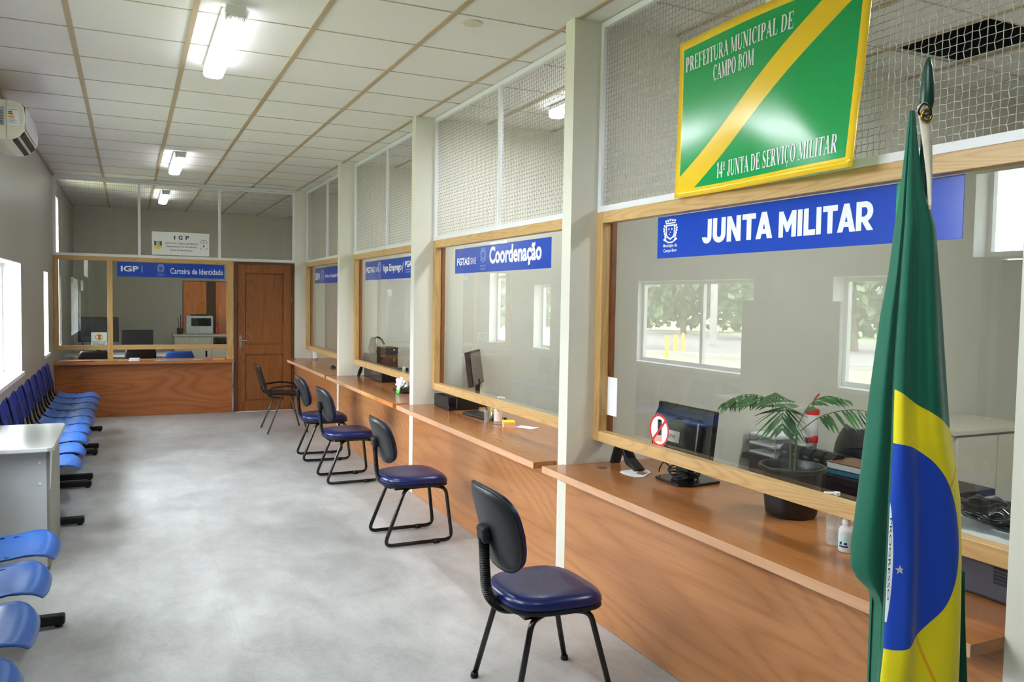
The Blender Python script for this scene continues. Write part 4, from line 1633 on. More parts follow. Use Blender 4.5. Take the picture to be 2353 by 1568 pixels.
for z in zs:
    aL, aM, aR = interp(z, TL), interp(z, TM), interp(z, TR)
    w = aR - aM
    k = min(1, w / .17)
    ss = math.sin
    dm = .012 * ss(z * 5.1) * k
    fold = aL < aM - .012
    pts = [(aM, -.046 * k), (aM + .10 * w, -.062 * k), (aM + .24 * w, -.058 * k + dm), (aM + .40 * w, -.036 * k), (aM + .54 * w, -.046 * k - dm), (aM + .70 * w, -.050 * k), (aM + .86 * w, -.028 * k + dm), (aR, .012 * k),
           (aM + .85 * w, .040 * k), (aM + .45 * w, .050 * k), (aM + .1 * w, .045 * k)]
    l = max(.004, aM - aL)
    pts += [(aL + .35 * l, .036 * k), (aL, .012 * k), (aL + .30 * l, -.022 * k), (aL + .62 * l, -.030 * k), (aM + .004, -.018 * k)]
    sp_ = spline([(a, d, 0) for a, d in pts], NS, True)
    rows.append([(p[0], p[1], z) for p in sp_])
NP = len(rows[0])
vs = [fp(a, d, z) for r in rows for (a, d, z) in r]
fs = []
for j in range(NZ):
    for i in range(NP):
        i2 = (i + 1) % NP
        fs.append((j * NP + i, j * NP + i2, (j + 1) * NP + i2, (j + 1) * NP + i))
mb.add(vs, fs)
fl = mb.build('cloth', flag_mat(), t, smooth=True)
uvl = fl.data.uv_layers.new(name='UVMap')
flat = [q for r in rows for q in r]
for poly in fl.data.polygons:
    idx = [fl.data.loops[li].vertex_index for li in poly.loop_indices]
    fr_ = all((i % NP) <= 8.2 * NS for i in idx)
    for li in poly.loop_indices:
        i = fl.data.loops[li].vertex_index
        uvl.data[li].uv = (flat[i][0], flat[i][2]) if fr_ else (-1.0, flat[i][2])
# deeper green fold hanging behind at the lower right
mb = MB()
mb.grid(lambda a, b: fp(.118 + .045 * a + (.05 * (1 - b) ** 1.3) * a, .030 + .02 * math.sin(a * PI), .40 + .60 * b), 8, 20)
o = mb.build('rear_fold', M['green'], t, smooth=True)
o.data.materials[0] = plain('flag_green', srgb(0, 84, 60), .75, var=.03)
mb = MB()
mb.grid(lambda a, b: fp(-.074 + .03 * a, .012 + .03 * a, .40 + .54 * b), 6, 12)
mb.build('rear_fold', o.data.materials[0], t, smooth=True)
MB().lathe([(.0105, .02), (.0105, 2.06), (.0095, 2.10), (.0105, 2.118), (.0160, 2.145), (.0152, 2.18), (.0105, 2.225), (.0045, 2.248), (.001, 2.252)], (PX + AX.x * .004, PY + AX.y * .004, 0), 20).build('pole', M['spear'], t, smooth=True, angle=60)
MB().lathe([(.16, 0), (.16, .02), (.05, .04), (.03, .09), (.016, .10)], (PX, PY, 0), 28).build('pole_base', M['spear'], t, smooth=True, angle=40)
mb = MB()
mb.grid(lambda a, b: fp(interp(b, [(0, .008), (.33, -.001), (.66, -.0145), (1, -.030)]) + a * interp(b, [(0, .005), (.33, .012), (.66, .022), (1, .028)]), -.024 - .006 * math.sin(a * PI), 2.128 - .24 * (1 - b) + .010 * math.sin(a * PI) * b), 8, 18)
mb.build('hoist_tape', M['cream_cloth'], t, smooth=True, solid=.003)
c0 = Vector(fp(-.012, -.034, 2.106))
mb = MB()
mb.tube([c0 + AX * (.011 * math.cos(q)) + Vector((0, 0, .013 * math.sin(q))) for q in [2 * PI * k / 20 for k in range(20)]], .0035, 8, closed=True)
mb.build('grommet', M['brass'], t, smooth=True)
mb = MB()
mb.tube([c0 + AX * (-.004 + .014 * math.cos(q)) + Vector((0, 0, .014 + .014 * math.sin(q))) + DP * (.006 * math.sin(2 * q)) for q in [2 * PI * k / 18 for k in range(18)]], .0025, 6, closed=True)
mb.build('tie_ring', M['black'], t, smooth=True)
mb = MB()
st = []
for k in range(10):
    r_ = .0125 if k % 2 == 0 else .005
    q = PI / 2 + k * PI / 5
    st.append((-.046 + r_ * math.cos(q), 1.033 + r_ * math.sin(q)))
lay(mb, (st + [(-.046, 1.033)], [(k, (k + 1) % 10, 10) for k in range(10)]), lambda a, z: fp(a, -.0655, z))
mb.build('star', M['sign_white'], t)
mb = MB()
lay(mb, text2d('PROGRESSO', .20, .0055, .01, 'LEFT', 0, 0), lambda u, v: fp(-.0690 + v, -.0545, 1.155 - u))
mb.build('motto', M['green'], t)

# ------------------------------------------------------------------ things on and behind the nearest counter
# monitor, seen from behind
t = thing('monitor', 'black monitor seen from behind through the nearest window, label on its back', 'monitor', (2.56, 3.33, CT))
tilt = .12
import mathutils
RM = mathutils.Matrix.Rotation(tilt, 3, 'Y')


def mon(p, c=(2.55, 3.36, 1.01)):
    q = RM @ Vector(p)
    return (q.x + c[0], q.y + c[1], q.z + c[2])


def mbox(mb, *b):
    n = len(mb.v)
    mb.box(*b)
    for i in range(n, len(mb.v)):
        mb.v[i] = mon(mb.v[i])
    return mb


mbox(MB(), -.012, .022, -.235, .225, -.16, .125).build('screen_housing', M['black'], t, bevel=.008, seg=3)
mbox(MB(), -.045, -.010, -.18, .18, -.10, .07).build('rear_bulge', M['black_gloss'], t, bevel=.018, seg=3)
mbox(MB(), .0221, .024, -.22, .21, -.14, .11).build('screen', M['black_gloss'], t)
lb = mbox(MB(), -.0475, -.0452, -.035, .115, -.065, -.008)
lb = lb.build('back_label', M['paper'], t)
mb = MB()
lay(mb, text2d('MILITAR', .075, .016, .01, 'LEFT', 0, 0), lambda u, v: mon((-.0480, .072 - u, -.045 + v)))
mb.build('label_print', M['black_ink'], lb)
mb = MB()
mb.box(2.535, 2.575, 3.29, 3.40, CT + .012, .93)
mb.build('stand_neck', M['black'], t, bevel=.006)
mb = MB()
mb.prism([(2.44, 3.44), (2.43, 3.24), (2.50, 3.20), (2.68, 3.22), (2.70, 3.42), (2.52, 3.47)], lambda x, y: (x, y, CT + .001), lambda x, y: (x, y, CT + .014)).build('stand_base', M['black_gloss'], t, bevel=.004)
mb = MB()
for k in range(4):
    r_ = .062 + .006 * k
    mb.tube([(2.555 + r_ * 1.1 * math.cos(q), 3.345 + r_ * math.sin(q), CT + .022 + .012 * k + .006 * math.sin(q * 3 + k)) for q in [2 * PI * j / 28 for j in range(28)]], .0035, 6, closed=True)
mb.tube(spline([(2.53, 3.42, .80), (2.51, 3.46, .83), (2.51, 3.50, .79), (2.53, 3.53, .765)], 8), .0035, 6)
mb.tube(spline([mon((-.02, .14, .128)), mon((-.052, .15, .10)), mon((-.05, .19, .02)), mon((-.03, .205, -.12))], 8), .004, 6)
mb.build('cable', M['black'], t, smooth=True)
# second stand: folded black holder under the far end of the window
t = thing('phone_holder', 'black angled phone stand under the window beside the far pillar', 'holder', (2.50, 3.78, CT))
mb = MB()
mb.prism([(3.845, .0), (3.80, .11), (3.775, .115), (3.70, .03), (3.62, .0), (3.60, .012), (3.69, .058), (3.765, .135), (3.81, .13), (3.865, .004)], lambda y, z: (2.43, y, CT + .001 + z), lambda y, z: (2.49, y, CT + .001 + z))
mb.build('holder_body', M['black'], t, bevel=.003)
MB().tube(spline([(2.46, 3.79, CT + .11), (2.44, 3.74, CT + .09), (2.43, 3.70, CT + .03), (2.45, 3.64, CT + .008), (2.47, 3.60, CT + .008)], 8), .003, 6).build('cord', M['black'], t, smooth=True)
t = thing('leaflet', 'small white rounded leaflet with a photo lying beside the monitor foot', 'leaflet', (2.44, 3.56, CT))
lf = [(2.40 + .055 * math.cos(q), 3.62 + .04 * math.sin(q)) for q in [PI / 2 + PI * k / 10 for k in range(11)]]
lf = [(2.375, 3.655), (2.35, 3.63), (2.345, 3.58), (2.365, 3.50), (2.40, 3.485), (2.50, 3.56), (2.52, 3.62), (2.47, 3.67)]
MB().prism(lf, lambda x, y: (x, y, CT + .0008), lambda x, y: (x, y, CT + .0028)).build('sheet', M['paper'], t)
MB().prism([(2.42, 3.52), (2.475, 3.555), (2.46, 3.61), (2.41, 3.57)], lambda x, y: (x, y, CT + .0028), lambda x, y: (x, y, CT + .0033)).build('photo_print', plain('photo_print', srgb(150, 96, 84), .5, var=.5, scale=60), t)

# potted palm
PXp, PYp = 2.575, 2.63
t = thing('potted_palm', 'small palm in a black pot behind the nearest window', 'plant', (PXp, PYp, CT))
MB().lathe([(.0, .0), (.098, .0), (.106, .012), (.112, .06), (.126, .195), (.138, .200), (.141, .206), (.139, .216), (.128, .217), (.122, .205), (.118, .18), (.0, .178)], (PXp, PYp, CT), 40, caps=False).build('pot', M['pot'], t, smooth=True, angle=50)
MB().lathe([(.117, .178), (.08, .186), (.03, .19), (0, .19)], (PXp, PYp, CT), 24, caps=False).build('soil', M['soil'], t, smooth=True)
mb = MB()
for k in range(2):
    q = k * 1.6
    mb.tube(spline([(PXp + .012 * math.cos(q), PYp + .012 * math.sin(q), CT + .18), (PXp + .016 * math.cos(q), PYp + .014 * math.sin(q), CT + .28), (PXp + .02 * math.cos(q), PYp + .018 * math.sin(q), CT + .36)], 6), [.0048 - .0001 * j for j in range(13)], 8)
mb.build('stem', M['stem'], t, smooth=True)


def frond(p0, pts, n, ll, droop, width=.0075):
    path = spline([Vector(p0)] + [Vector(p) for p in pts], 10)
    mb = MB()
    mb.tube(path, [.0024 - .0014 * i / len(path) for i in range(len(path))], 6, 1)
    L = len(path)
    for k in range(n):
        f_ = .30 + .70 * k / (n - 1)
        i = min(L - 2, int(f_ * (L - 1)))
        p = path[i]
        tdir = (path[i + 1] - path[max(0, i - 1)]).normalized()
        side = tdir.cross(Vector((0, 0, 1)))
        if side.length < .1:
            side = Vector((1, 0, 0))
        side.normalize()
        ln_ = ll * (math.sin(PI * (.22 + .68 * (f_ - .3) / .7))) * random.uniform(.9, 1.08)
        for s in (-1, 1):
            dr = (side * s * .82 + tdir * .55 + Vector((0, 0, -droop - random.uniform(0, .15)))).normalized()
            up = dr.cross(tdir).normalized()
            wv = dr.cross(up).normalized()
            q = []
            for a, w in ((0, .25), (.2, .8), (.45, 1), (.75, .65), (1, .04)):
                cpt = p + dr * ln_ * a + Vector((0, 0, -.35 * droop * ln_ * a * a))
                q.append((cpt - wv * width * w, cpt + Vector((0, 0, -.002)), cpt + wv * width * w))
            vs = [v for r3 in q for v in r3]
            fs = []
            for m_ in range(4):
                b_ = m_ * 3
                fs += [(b_, b_ + 1, b_ + 4, b_ + 3), (b_ + 1, b_ + 2, b_ + 5, b_ + 4)]
            mb.add(vs, fs)
    return mb


top0 = (PXp, PYp, CT + .34)
for pts, n, ll, dr in (([(2.54, 2.74, 1.235), (2.50, 2.86, 1.25), (2.47, 2.985, 1.19)], 15, .11, .55),
                       ([(2.50, 2.60, 1.22), (2.455, 2.57, 1.22), (2.43, 2.545, 1.14)], 9, .15, .35),
                       ([(2.62, 2.60, 1.22), (2.68, 2.56, 1.27), (2.76, 2.50, 1.255)], 13, .10, .25),
                       ([(2.66, 2.55, 1.19), (2.77, 2.45, 1.22), (2.90, 2.36, 1.15)], 15, .12, .6),
                       ([(2.60, 2.70, 1.22), (2.63, 2.80, 1.26), (2.68, 2.90, 1.22)], 12, .10, .3)):
    frond(top0, pts, n, ll, dr).build('frond', [M['leaf'], M['stem']], t, smooth=True)

# bottles beside the flag
t = thing('pump_bottle', 'tall clear pump bottle half full beside the flag', 'bottle', (2.415, 2.235, CT))
MB().lathe([(.0, .001), (.030, .001), (.034, .008), (.034, .115), (.031, .13), (.014, .142), (.013, .152)], (2.415, 2.235, CT), 24, caps=False).build('bottle_body', M['clear'], t, smooth=True, angle=50)
MB().lathe([(.0, .003), (.031, .003), (.032, .010), (.032, .062), (.0, .062)], (2.415, 2.235, CT), 24, caps=False).build('liquid', glass_mat('clear_gel', (.9, .93, .94), .05, .05, .10), t, smooth=True, angle=50)
mb = MB().lathe([(.016, .148), (.016, .166), (.006, .168), (.005, .188), (.012, .189), (.012, .2), (.0, .2)], (2.415, 2.235, CT), 18, caps=False)
mb.tube([(2.415, 2.235, CT + .195), (2.385, 2.27, CT + .192)], .005, 8)
mb.build('pump_head', M['white'], t, smooth=True, angle=50)
t = thing('dropper_bottle', 'short white squeeze bottle with printed label, nearest the flag', 'bottle', (2.385, 2.155, CT))
MB().lathe([(.0, .001), (.025, .001), (.028, .006), (.028, .078), (.024, .088), (.015, .096), (.015, .104)], (2.385, 2.155, CT), 24, caps=False).build('bottle_body', glass_mat('milky_plastic', (.8, .82, .82), .06, .15, .6), t, smooth=True, angle=50)
MB().lathe([(.016, .102), (.017, .112), (.012, .122), (.008, .128), (.0, .128)], (2.385, 2.155, CT), 18, caps=False).build('cap', M['white'], t, smooth=True, angle=50)
lab = MB()
lab.grid(lambda a, b: (2.385 + .0287 * math.cos(PI * .80 + a * PI * .62), 2.155 + .0287 * math.sin(PI * .80 + a * PI * .62), CT + .018 + .048 * b), 10, 2)
lo = lab.build('bottle_label', plain('pale_teal_label', srgb(192, 222, 218), .5, var=.1, scale=90), t, smooth=True)
lab = MB()
for z0, z1, p, q in ((.020, .026, .2, .8), (.029, .040, .25, .42), (.030, .038, .55, .75)):
    lab.grid(lambda a, b: (2.385 + .0291 * math.cos(PI * .80 + (p + (q - p) * a) * PI * .62), 2.155 + .0291 * math.sin(PI * .80 + (p + (q - p) * a) * PI * .62), CT + z0 + (z1 - z0) * b), 6, 1)
lab.build('label_print', M['navy_ink'], lo)

# dark desk inside the nearest office
t = thing('dark_desk', 'near black wooden desk inside the nearest office', 'desk', (3.66, 3.25, 0))
MB().box(3.40, 3.94, 2.64, 3.895, .715, .75).build('desk_top', M['dark_wood'], t, bevel=.004)
for x0, x1, y0, y1 in ((3.43, 3.49, 2.68, 2.74), (3.85, 3.91, 2.68, 2.74), (3.43, 3.49, 3.80, 3.86), (3.85, 3.91, 3.80, 3.86)):
    MB().box(x0, x1, y0, y1, 0, .715).build('leg', M['dark_wood'], t)
MB().box(3.43, 3.45, 2.74, 3.80, .30, .714).build('modesty_panel', M['dark_wood'], t)
t = thing('tray_rack', 'three tier letter tray rack with papers on the dark desk', 'tray', (3.52, 3.78, .75))
for k in range(3):
    z = .752 + .055 * k
    mb = MB()
    y0, y1 = 3.64 - .03 * (2 - k) * 0, 3.885
    x0 = 3.42 - .0 * k
    mb.box(x0, x0 + .30, y0, y1, z, z + .003)
    mb.box(x0, x0 + .30, y0, y0 + .003, z, z + .022)
    mb.box(x0, x0 + .30, y1 - .003, y1, z, z + .022)
    tr = mb.build('tray', M['clear'], t)
    MB().obox((x0 + .14, (y0 + y1) / 2, z + .010), (.26, .20, .010), (0, 0, .04 * (k - 1))).build('papers', M['paper'], tr)
mb = MB()
for x in (3.44, 3.70):
    for y in (3.65, 3.875):
        mb.tube([(x, y, .75), (x, y, .87)], .004, 6)
mb.build('rack_posts', M['steel'], t)
for k in range(5):
    bx_ = thing('handset', 'small black handset box on the dark desk, %s' % ['nearest the letter trays', 'second from the letter trays', 'middle of its row', 'second from the books', 'nearest the books'][k], 'device', (3.50, 3.60 - .082 * k, .75), 'black handset boxes on the dark desk')
    y = 3.60 - .082 * k
    MB().prism([(3.46, 0), (3.55, 0), (3.55, .085), (3.49, .095), (3.46, .07)], lambda x, z: (x, y - .034, .7515 + z), lambda x, z: (x, y + .034, .7515 + z)).build('device_body', M['black'], bx_, bevel=.006)
    mb = MB()
    lay(mb, hbar(-.015, .015, .04, .052), lambda u, v: (3.4595, y + u, .7515 + v))
    mb.build('badge', M['grey_ink'], bx_)
tag(MB().obox((3.53, 3.135, .7635), (.20, .25, .022), (0, 0, .15)).build('book', [M['cyan']], bevel=.002), 'thin teal book at the bottom of the pile on the dark desk', 'book', 'books on the dark desk')
t = thing('book', 'thick brown book on top of the pile on the dark desk', 'book', (3.53, 3.13, .776), 'books on the dark desk')
MB().obox((3.53, 3.13, .7955), (.195, .24, .030), (0, 0, .05)).build('pages', M['paper'], t)
MB().obox((3.53, 3.13, .8135), (.205, .25, .005), (0, 0, .05)).build('cover', M['book'], t)
t = thing('straw_cup', 'white and red tumbler with a red straw behind the palm', 'cup', (3.81, 3.74, .75))
MB().lathe([(.0, .0), (.030, .0), (.040, .20), (.040, .235)], (3.81, 3.74, .752), 24, caps=False).build('cup_body', plain('white_red_cup', srgb(226, 222, 220), .3, var=.02), t, smooth=True)
mb = MB()
mb.lathe([(.0365, .06), (.0385, .065), (.0395, .10), (.0375, .105)], (3.81, 3.74, .752), 24, caps=False)
mb.build('red_band', M['red'], t, smooth=True)
MB().lathe([(.042, .232), (.043, .262), (.036, .268), (.0, .268)], (3.81, 3.74, .752), 24, caps=False).build('cup_lid', M['red'], t, smooth=True, angle=50)
MB().tube(rounded([(3.81, 3.74, 1.00), (3.812, 3.735, 1.07), (3.82, 3.70, 1.115)], .03), .006, 8).build('straw', M['red'], t, smooth=True)
t = thing('swivel_chair', 'black office chair behind the dark desk in the nearest office', 'chair', (4.28, 3.63, 0))
MB().lathe([(.0, .40), (.21, .40), (.23, .43), (.22, .47), (.0, .485)], (4.30, 3.63, 0), 28, caps=False).build('seat', M['black'], t, smooth=True, angle=60)


def cback(a, b):
    q = (a - .5) * 2
    zz = b
    half = .235 * (1 - max(0, zz - .45) ** 2 * 1.9)
    return (4.07 + .07 * q * q - .04 * b, 3.63 + q * half * .82, .50 + .40 * zz)


MB().grid(cback, 12, 12).build('backrest', M['black'], t, smooth=True, solid=.05)
mb = MB().lathe([(.03, .06), (.03, .40)], (4.30, 3.63, 0), 12)
for k in range(5):
    q = 2 * PI * k / 5
    mb.tube([(4.30, 3.63, .09), (4.30 + .24 * math.cos(q), 3.63 + .24 * math.sin(q), .05)], .018, 8)
mb.build('pedestal', M['black'], t, smooth=True)
mb = MB()
for k in range(5):
    q = 2 * PI * k / 5
    mb.lathe([(.0, 0), (.02, .006), (.025, .025), (.02, .045), (.0, .05)], (4.30 + .24 * math.cos(q), 3.63 + .24 * math.sin(q), 0), 10, caps=False)
mb.build('caster', M['black'], t, smooth=True)
MB().box(4.06, 4.16, 3.60, 3.66, .42, .60).build('back_bracket', M['black'], t)
t = thing('steel_cabinet', 'low beige two door cabinet against the divider in the nearest office', 'cabinet', (5.0, 3.6, 0))
MB().box(4.60, 5.38, 3.36, 3.90, .02, .87).build('body', M['beige_metal'], t)
MB().box(4.57, 5.40, 3.33, 3.905, .87, .90).build('cabinet_top', M['beige_metal'], t, bevel=.004)
for x0, x1 in ((4.61, 4.985), (4.995, 5.37)):
    dd = MB().box(x0, x1, 3.342, 3.36, .04, .855).build('door', M['beige_metal'], t, bevel=.003)
    hx = x0 + .05 if x0 < 4.8 else x1 - .05
    MB().box(hx - .008, hx + .008, 3.325, 3.342, .45, .57).build('handle', M['black'], dd)
# printer at the near end of the counter with a black bag on top
t = thing('printer', 'dark printer with pale flatbed lid right of the flag', 'printer', (2.62, 1.70, CT))
MB().box(2.40, 2.82, 1.44, 1.93, CT + .002, CT + .155).build('printer_body', plain('dark_plum_plastic', srgb(58, 56, 66), .4), t, bevel=.01, seg=3)
MB().box(2.392, 2.83, 1.432, 1.938, CT + .157, CT + .185).build('flatbed_lid', plain('pale_blue_grey', srgb(196, 204, 206), .35), t, bevel=.006)
mb = MB()
for k in range(7):
    mb.box(2.396, 2.402, 1.50, 1.60, CT + .06 + k * .011, CT + .066 + k * .011)
mb.build('vent', M['black'], t)


def bagpt(a, b):
    q = 2 * PI * a
    v = PI * b
    w = .018 * math.sin(5 * q + 4 * v) * math.sin(v) + .012 * math.sin(9 * q - 7 * v) * math.sin(v)
    return (2.60 + (.11 + w) * math.sin(v) * math.cos(q), 1.70 + (.16 + w) * math.sin(v) * math.sin(q), CT + .188 + (.038 + w * .4) * (1 - math.cos(v)))


tag(MB().grid(bagpt, 40, 20).build('plastic_bag', plain('black_bin_liner', srgb(14, 14, 16), .16), smooth=True), 'crumpled glossy black plastic bag lying on the printer', 'bag')

# ------------------------------------------------------------------ second counter (Coordenação)
t = thing('desktop_computer', 'black desktop computer box lying flat on the second counter', 'computer', (2.45, 6.33, CT))
MB().box(2.335, 2.59, 6.16, 6.50, CT + .003, CT + .105).build('case', M['black'], t, bevel=.006, seg=3)
MB().box(2.33, 2.595, 6.146, 6.160, CT + .002, CT + .108).build('front_bezel', M['black_gloss'], t, bevel=.003)
MB().box(2.40, 2.405, 6.144, 6.146, CT + .015, CT + .095).build('trim_strip', M['steel'], t)
tag(MB().obox((2.46, 5.72, CT + .012), (.15, .44, .020), (0, 0, .10)).build('keyboard', M['black'], bevel=.004), 'black keyboard in front of the desktop computer', 'keyboard')
kb = bpy.data.objects['keyboard']
mb = MB()
for i in range(4):
    for j in range(14):
        n = len(mb.v)
        mb.box(-.062 + i * .030, -.036 + i * .030, -.205 + j * .0295, -.181 + j * .0295, .010, .015)
R_ = mathutils.Matrix.Rotation(.10, 3, 'Z')
mb.v = [tuple(R_ @ Vector(p) + Vector((2.46, 5.72, CT + .012))) for p in mb.v]
mb.build('keys', M['back_shell'], kb)
t = thing('monitor', 'slim black monitor turned sideways behind the Coordenação window', 'monitor', (2.66, 6.25, CT))
RM2 = mathutils.Matrix.Rotation(math.radians(-34), 3, 'Z') @ mathutils.Matrix.Rotation(-.14, 3, 'Y')


def m2(mb, *b):
    n = len(mb.v)
    mb.box(*b)
    for i in range(n, len(mb.v)):
        q = RM2 @ Vector(mb.v[i])
        mb.v[i] = (q.x + 2.66, q.y + 6.40, q.z + 1.075)
    return mb


m2(MB(), -.025, .02, -.23, .23, -.145, .145).build('screen_housing', M['black'], t, bevel=.006)
m2(MB(), .0205, .022, -.215, .215, -.13, .13).build('screen', plain('dim_screen', srgb(70, 70, 66), .2), t)
m2(MB(), -.06, -.02, -.08, .08, -.10, .05).build('rear_bulge', M['black'], t, bevel=.01)
MB().tube([(2.69, 6.40, CT + .01), (2.69, 6.40, .98)], .02, 10).build('stand_neck', M['black'], t)
MB().lathe([(.0, .001), (.10, .001), (.10, .010), (.0, .014)], (2.70, 6.40, CT), 28, caps=False).build('stand_base', M['black'], t, smooth=True, angle=40)
t = thing('pen_cup', 'clear pen cup with yellow and green markers on the second counter', 'pen cup', (2.405, 5.51, CT))
MB().lathe([(.0, .002), (.030, .002), (.033, .088), (.034, .09)], (2.405, 5.51, CT), 20, caps=False).build('cup', M['clear'], t, smooth=True, angle=50)
for k, (c, dx, dy, h_) in enumerate((('yellow', .012, -.012, .125), ('green', -.01, -.008, .10), ('black', -.006, .012, .115), ('grey_ink', .015, .010, .12))):
    MB().tube([(2.405 + dx * .3, 5.51 + dy * .3, CT + .006), (2.405 + dx * 1.6, 5.51 + dy * 1.8, CT + h_)], .006, 8).build('marker', M[c], t, smooth=True)
t = thing('sanitiser_bottle', 'clear gel pump bottle between the pen cup and sticky notes', 'bottle', (2.43, 5.38, CT))
MB().lathe([(.0, .002), (.034, .002), (.037, .01), (.036, .11), (.03, .125), (.014, .135)], (2.43, 5.38, CT), 24, caps=False).build('bottle_body', M['clear'], t, smooth=True, angle=50)
MB().lathe([(.0, .004), (.034, .004), (.034, .085), (.0, .085)], (2.43, 5.38, CT), 24, caps=False).build('liquid', bpy.data.materials['clear_gel'], t, smooth=True, angle=50)
mb = MB().lathe([(.016, .132), (.016, .150), (.005, .152), (.005, .19), (.012, .192), (.012, .20), (.0, .20)], (2.43, 5.38, CT), 16, caps=False)
mb.tube([(2.43, 5.38, CT + .197), (2.46, 5.335, CT + .194)], .005, 8)
mb.build('pump_head', M['white'], t, smooth=True, angle=50)
lab = MB()
lab.grid(lambda a, b: (2.43 + .0375 * math.cos(PI * 1.05 + a * PI * .55), 5.38 + .0375 * math.sin(PI * 1.05 + a * PI * .55), CT + .025 + .075 * b), 8, 2)
lab.build('bottle_label', plain('pale_pink_label', srgb(232, 208, 200), .5), t, smooth=True)
t = thing('sticky_notes', 'stack of pink and yellow sticky notes on the second counter', 'sticky notes', (2.45, 5.25, CT))
for k, c in enumerate(('paper', 'pink', 'yellow', 'pink', 'yellow')):
    MB().obox((2.45, 5.245, CT + .006 + k * .0075), (.085, .125, .0072), (0, 0, -.35 + .03 * (k % 2))).build('note_block', M[c], t)
tag(MB().obox((2.55, 5.16, CT + .002), (.09, .15, .002), (0, 0, .5)).build('paper_sheet', M['paper']), 'loose white sheet under the sticky notes on the second counter', 'paper')
t = thing('potted_plant', 'dark green leaf of a plant at the near edge of the Coordenação window', 'plant', (2.66, 4.55, CT))
MB().lathe([(.0, .0), (.05, .0), (.065, .09), (.06, .09), (.05, .07), (.0, .07)], (2.66, 4.50, CT + .001), 20, caps=False).build('pot', M['pot'], t, smooth=True, angle=50)
for k, (dx, dy, h_) in enumerate(((-.05, .13, .20), (.02, .10, .24), (.05, -.06, .2), (-.04, -.10, .15))):
    mb = MB()
    mb.grid(lambda a, b: (2.66 + dx * a + .045 * math.sin(PI * min(1, a * 1.0)) * (b - .5) * 1.6 * (1 if abs(dy) > abs(dx) else .3), 4.50 + dy * a + .045 * math.sin(PI * a) * (b - .5) * (.4 if abs(dy) > abs(dx) else 1.6), CT + .07 + h_ * math.sin(a * PI * .62) + .01 * abs(b - .5)), 10, 4)
    mb.build('leaf', M['leaf'], t, smooth=True)

# ------------------------------------------------------------------ third counter (Vagas Emprego)
t = thing('computer_tower', 'black computer tower under the third window beside coiled cables', 'computer', (2.58, 8.60, CT))
MB().box(2.43, 2.72, 8.42, 8.92, CT + .004, CT + .150).build('case', M['black_gloss'], t, bevel=.012, seg=3)
MB().box(2.425, 2.725, 8.40, 8.42, CT + .003, CT + .153).build('front_bezel', M['black'], t, bevel=.006)
t = thing('drawer_unit', 'dark brown drawer unit at the far end of the third counter', 'drawer unit', (2.635, 9.15, CT))
MB().box(2.47, 2.80, 9.04, 9.285, CT + .002, CT + .262).build('body', M['dark_wood'], t, bevel=.003)
for z0, z1 in ((.02, .13), (.142, .252)):
    dd = MB().box(2.485, 2.785, 9.026, 9.04, CT + z0, CT + z1).build('drawer', M['dark_wood'], t, bevel=.002)
    MB().box(2.735, 2.755, 9.012, 9.026, CT + (z0 + z1) / 2 - .02, CT + (z0 + z1) / 2 + .02).build('knob', M['brass'], dd)
t = thing('printer', 'black boxy printer on the dark drawer unit behind the third window', 'printer', (2.68, 9.15, CT + .262))
MB().box(2.575, 2.80, 9.03, 9.285, CT + .264, CT + .335).build('printer_body', M['black'], t, bevel=.008, seg=3)
MB().box(2.74, 2.76, 9.026, 9.03, CT + .30, CT + .315).build('button', M['steel'], t)
t = thing('backpack', 'brown canvas bag with black strap on the drawer unit, third window', 'bag', (2.53, 9.14, CT + .262))


def bag2(a, b):
    q, v = 2 * PI * a, PI * b
    w = .008 * math.sin(4 * q + 3 * v) * math.sin(v)
    return (2.522 + (.048 + w) * math.sin(v) ** .5 * math.cos(q) * (1 - .35 * b), 9.12 + (.085 + w) * math.sin(v) ** .5 * math.sin(q) * (1 - .6 * b) - .02 * b, CT + .264 + .095 * (1 - math.cos(v)))


MB().grid(bag2, 28, 16).build('bag_body', M['brown'], t, smooth=True)
MB().tube(spline([(2.53, 9.10, CT + .40), (2.55, 9.07, CT + .45), (2.60, 9.05, CT + .435), (2.635, 9.03, CT + .37)], 8), .011, 8).build('strap', M['black'], t, smooth=True)
t = thing('cable_coil', 'loose coil of black cables on the third counter by the pillar', 'cable', (2.38, 9.12, CT))
mb = MB()
for k in range(5):
    mb.tube([(2.38 + (.03 + .006 * k) * math.cos(q) * .5, 9.12 + (.055 + .006 * k) * math.cos(q + k * .3), CT + .06 + (.05 + .004 * k) * math.sin(q)) for q in [2 * PI * j / 22 for j in range(22)]], .004, 6, closed=True)
mb.build('loops', M['black'], t, smooth=True)
t = thing('telephone', 'small dark telephone on the third counter behind the crumpled tissue', 'telephone', (2.60, 7.95, CT))
MB().prism([(7.80, 0), (8.05, 0), (8.05, .055), (7.80, .02)], lambda y, z: (2.50, y, CT + .002 + z), lambda y, z: (2.68, y, CT + .002 + z)).build('phone_base', M['black'], t, bevel=.006)
MB().obox((2.54, 7.93, CT + .068), (.05, .20, .03), (-.14, 0, 0)).build('receiver', M['black'], t, bevel=.01)


def tis(a, b):
    q, v = 2 * PI * a, PI * b
    w = .02 * math.sin(5 * q + 2 * v) + .016 * math.sin(8 * q - 5 * v)
    return (2.41 + (.055 + w) * math.sin(v) * math.cos(q), 7.60 + (.085 + w) * math.sin(v) * math.sin(q), CT + .024 + .055 * (1 - math.cos(v)) * (1 + w * 4))


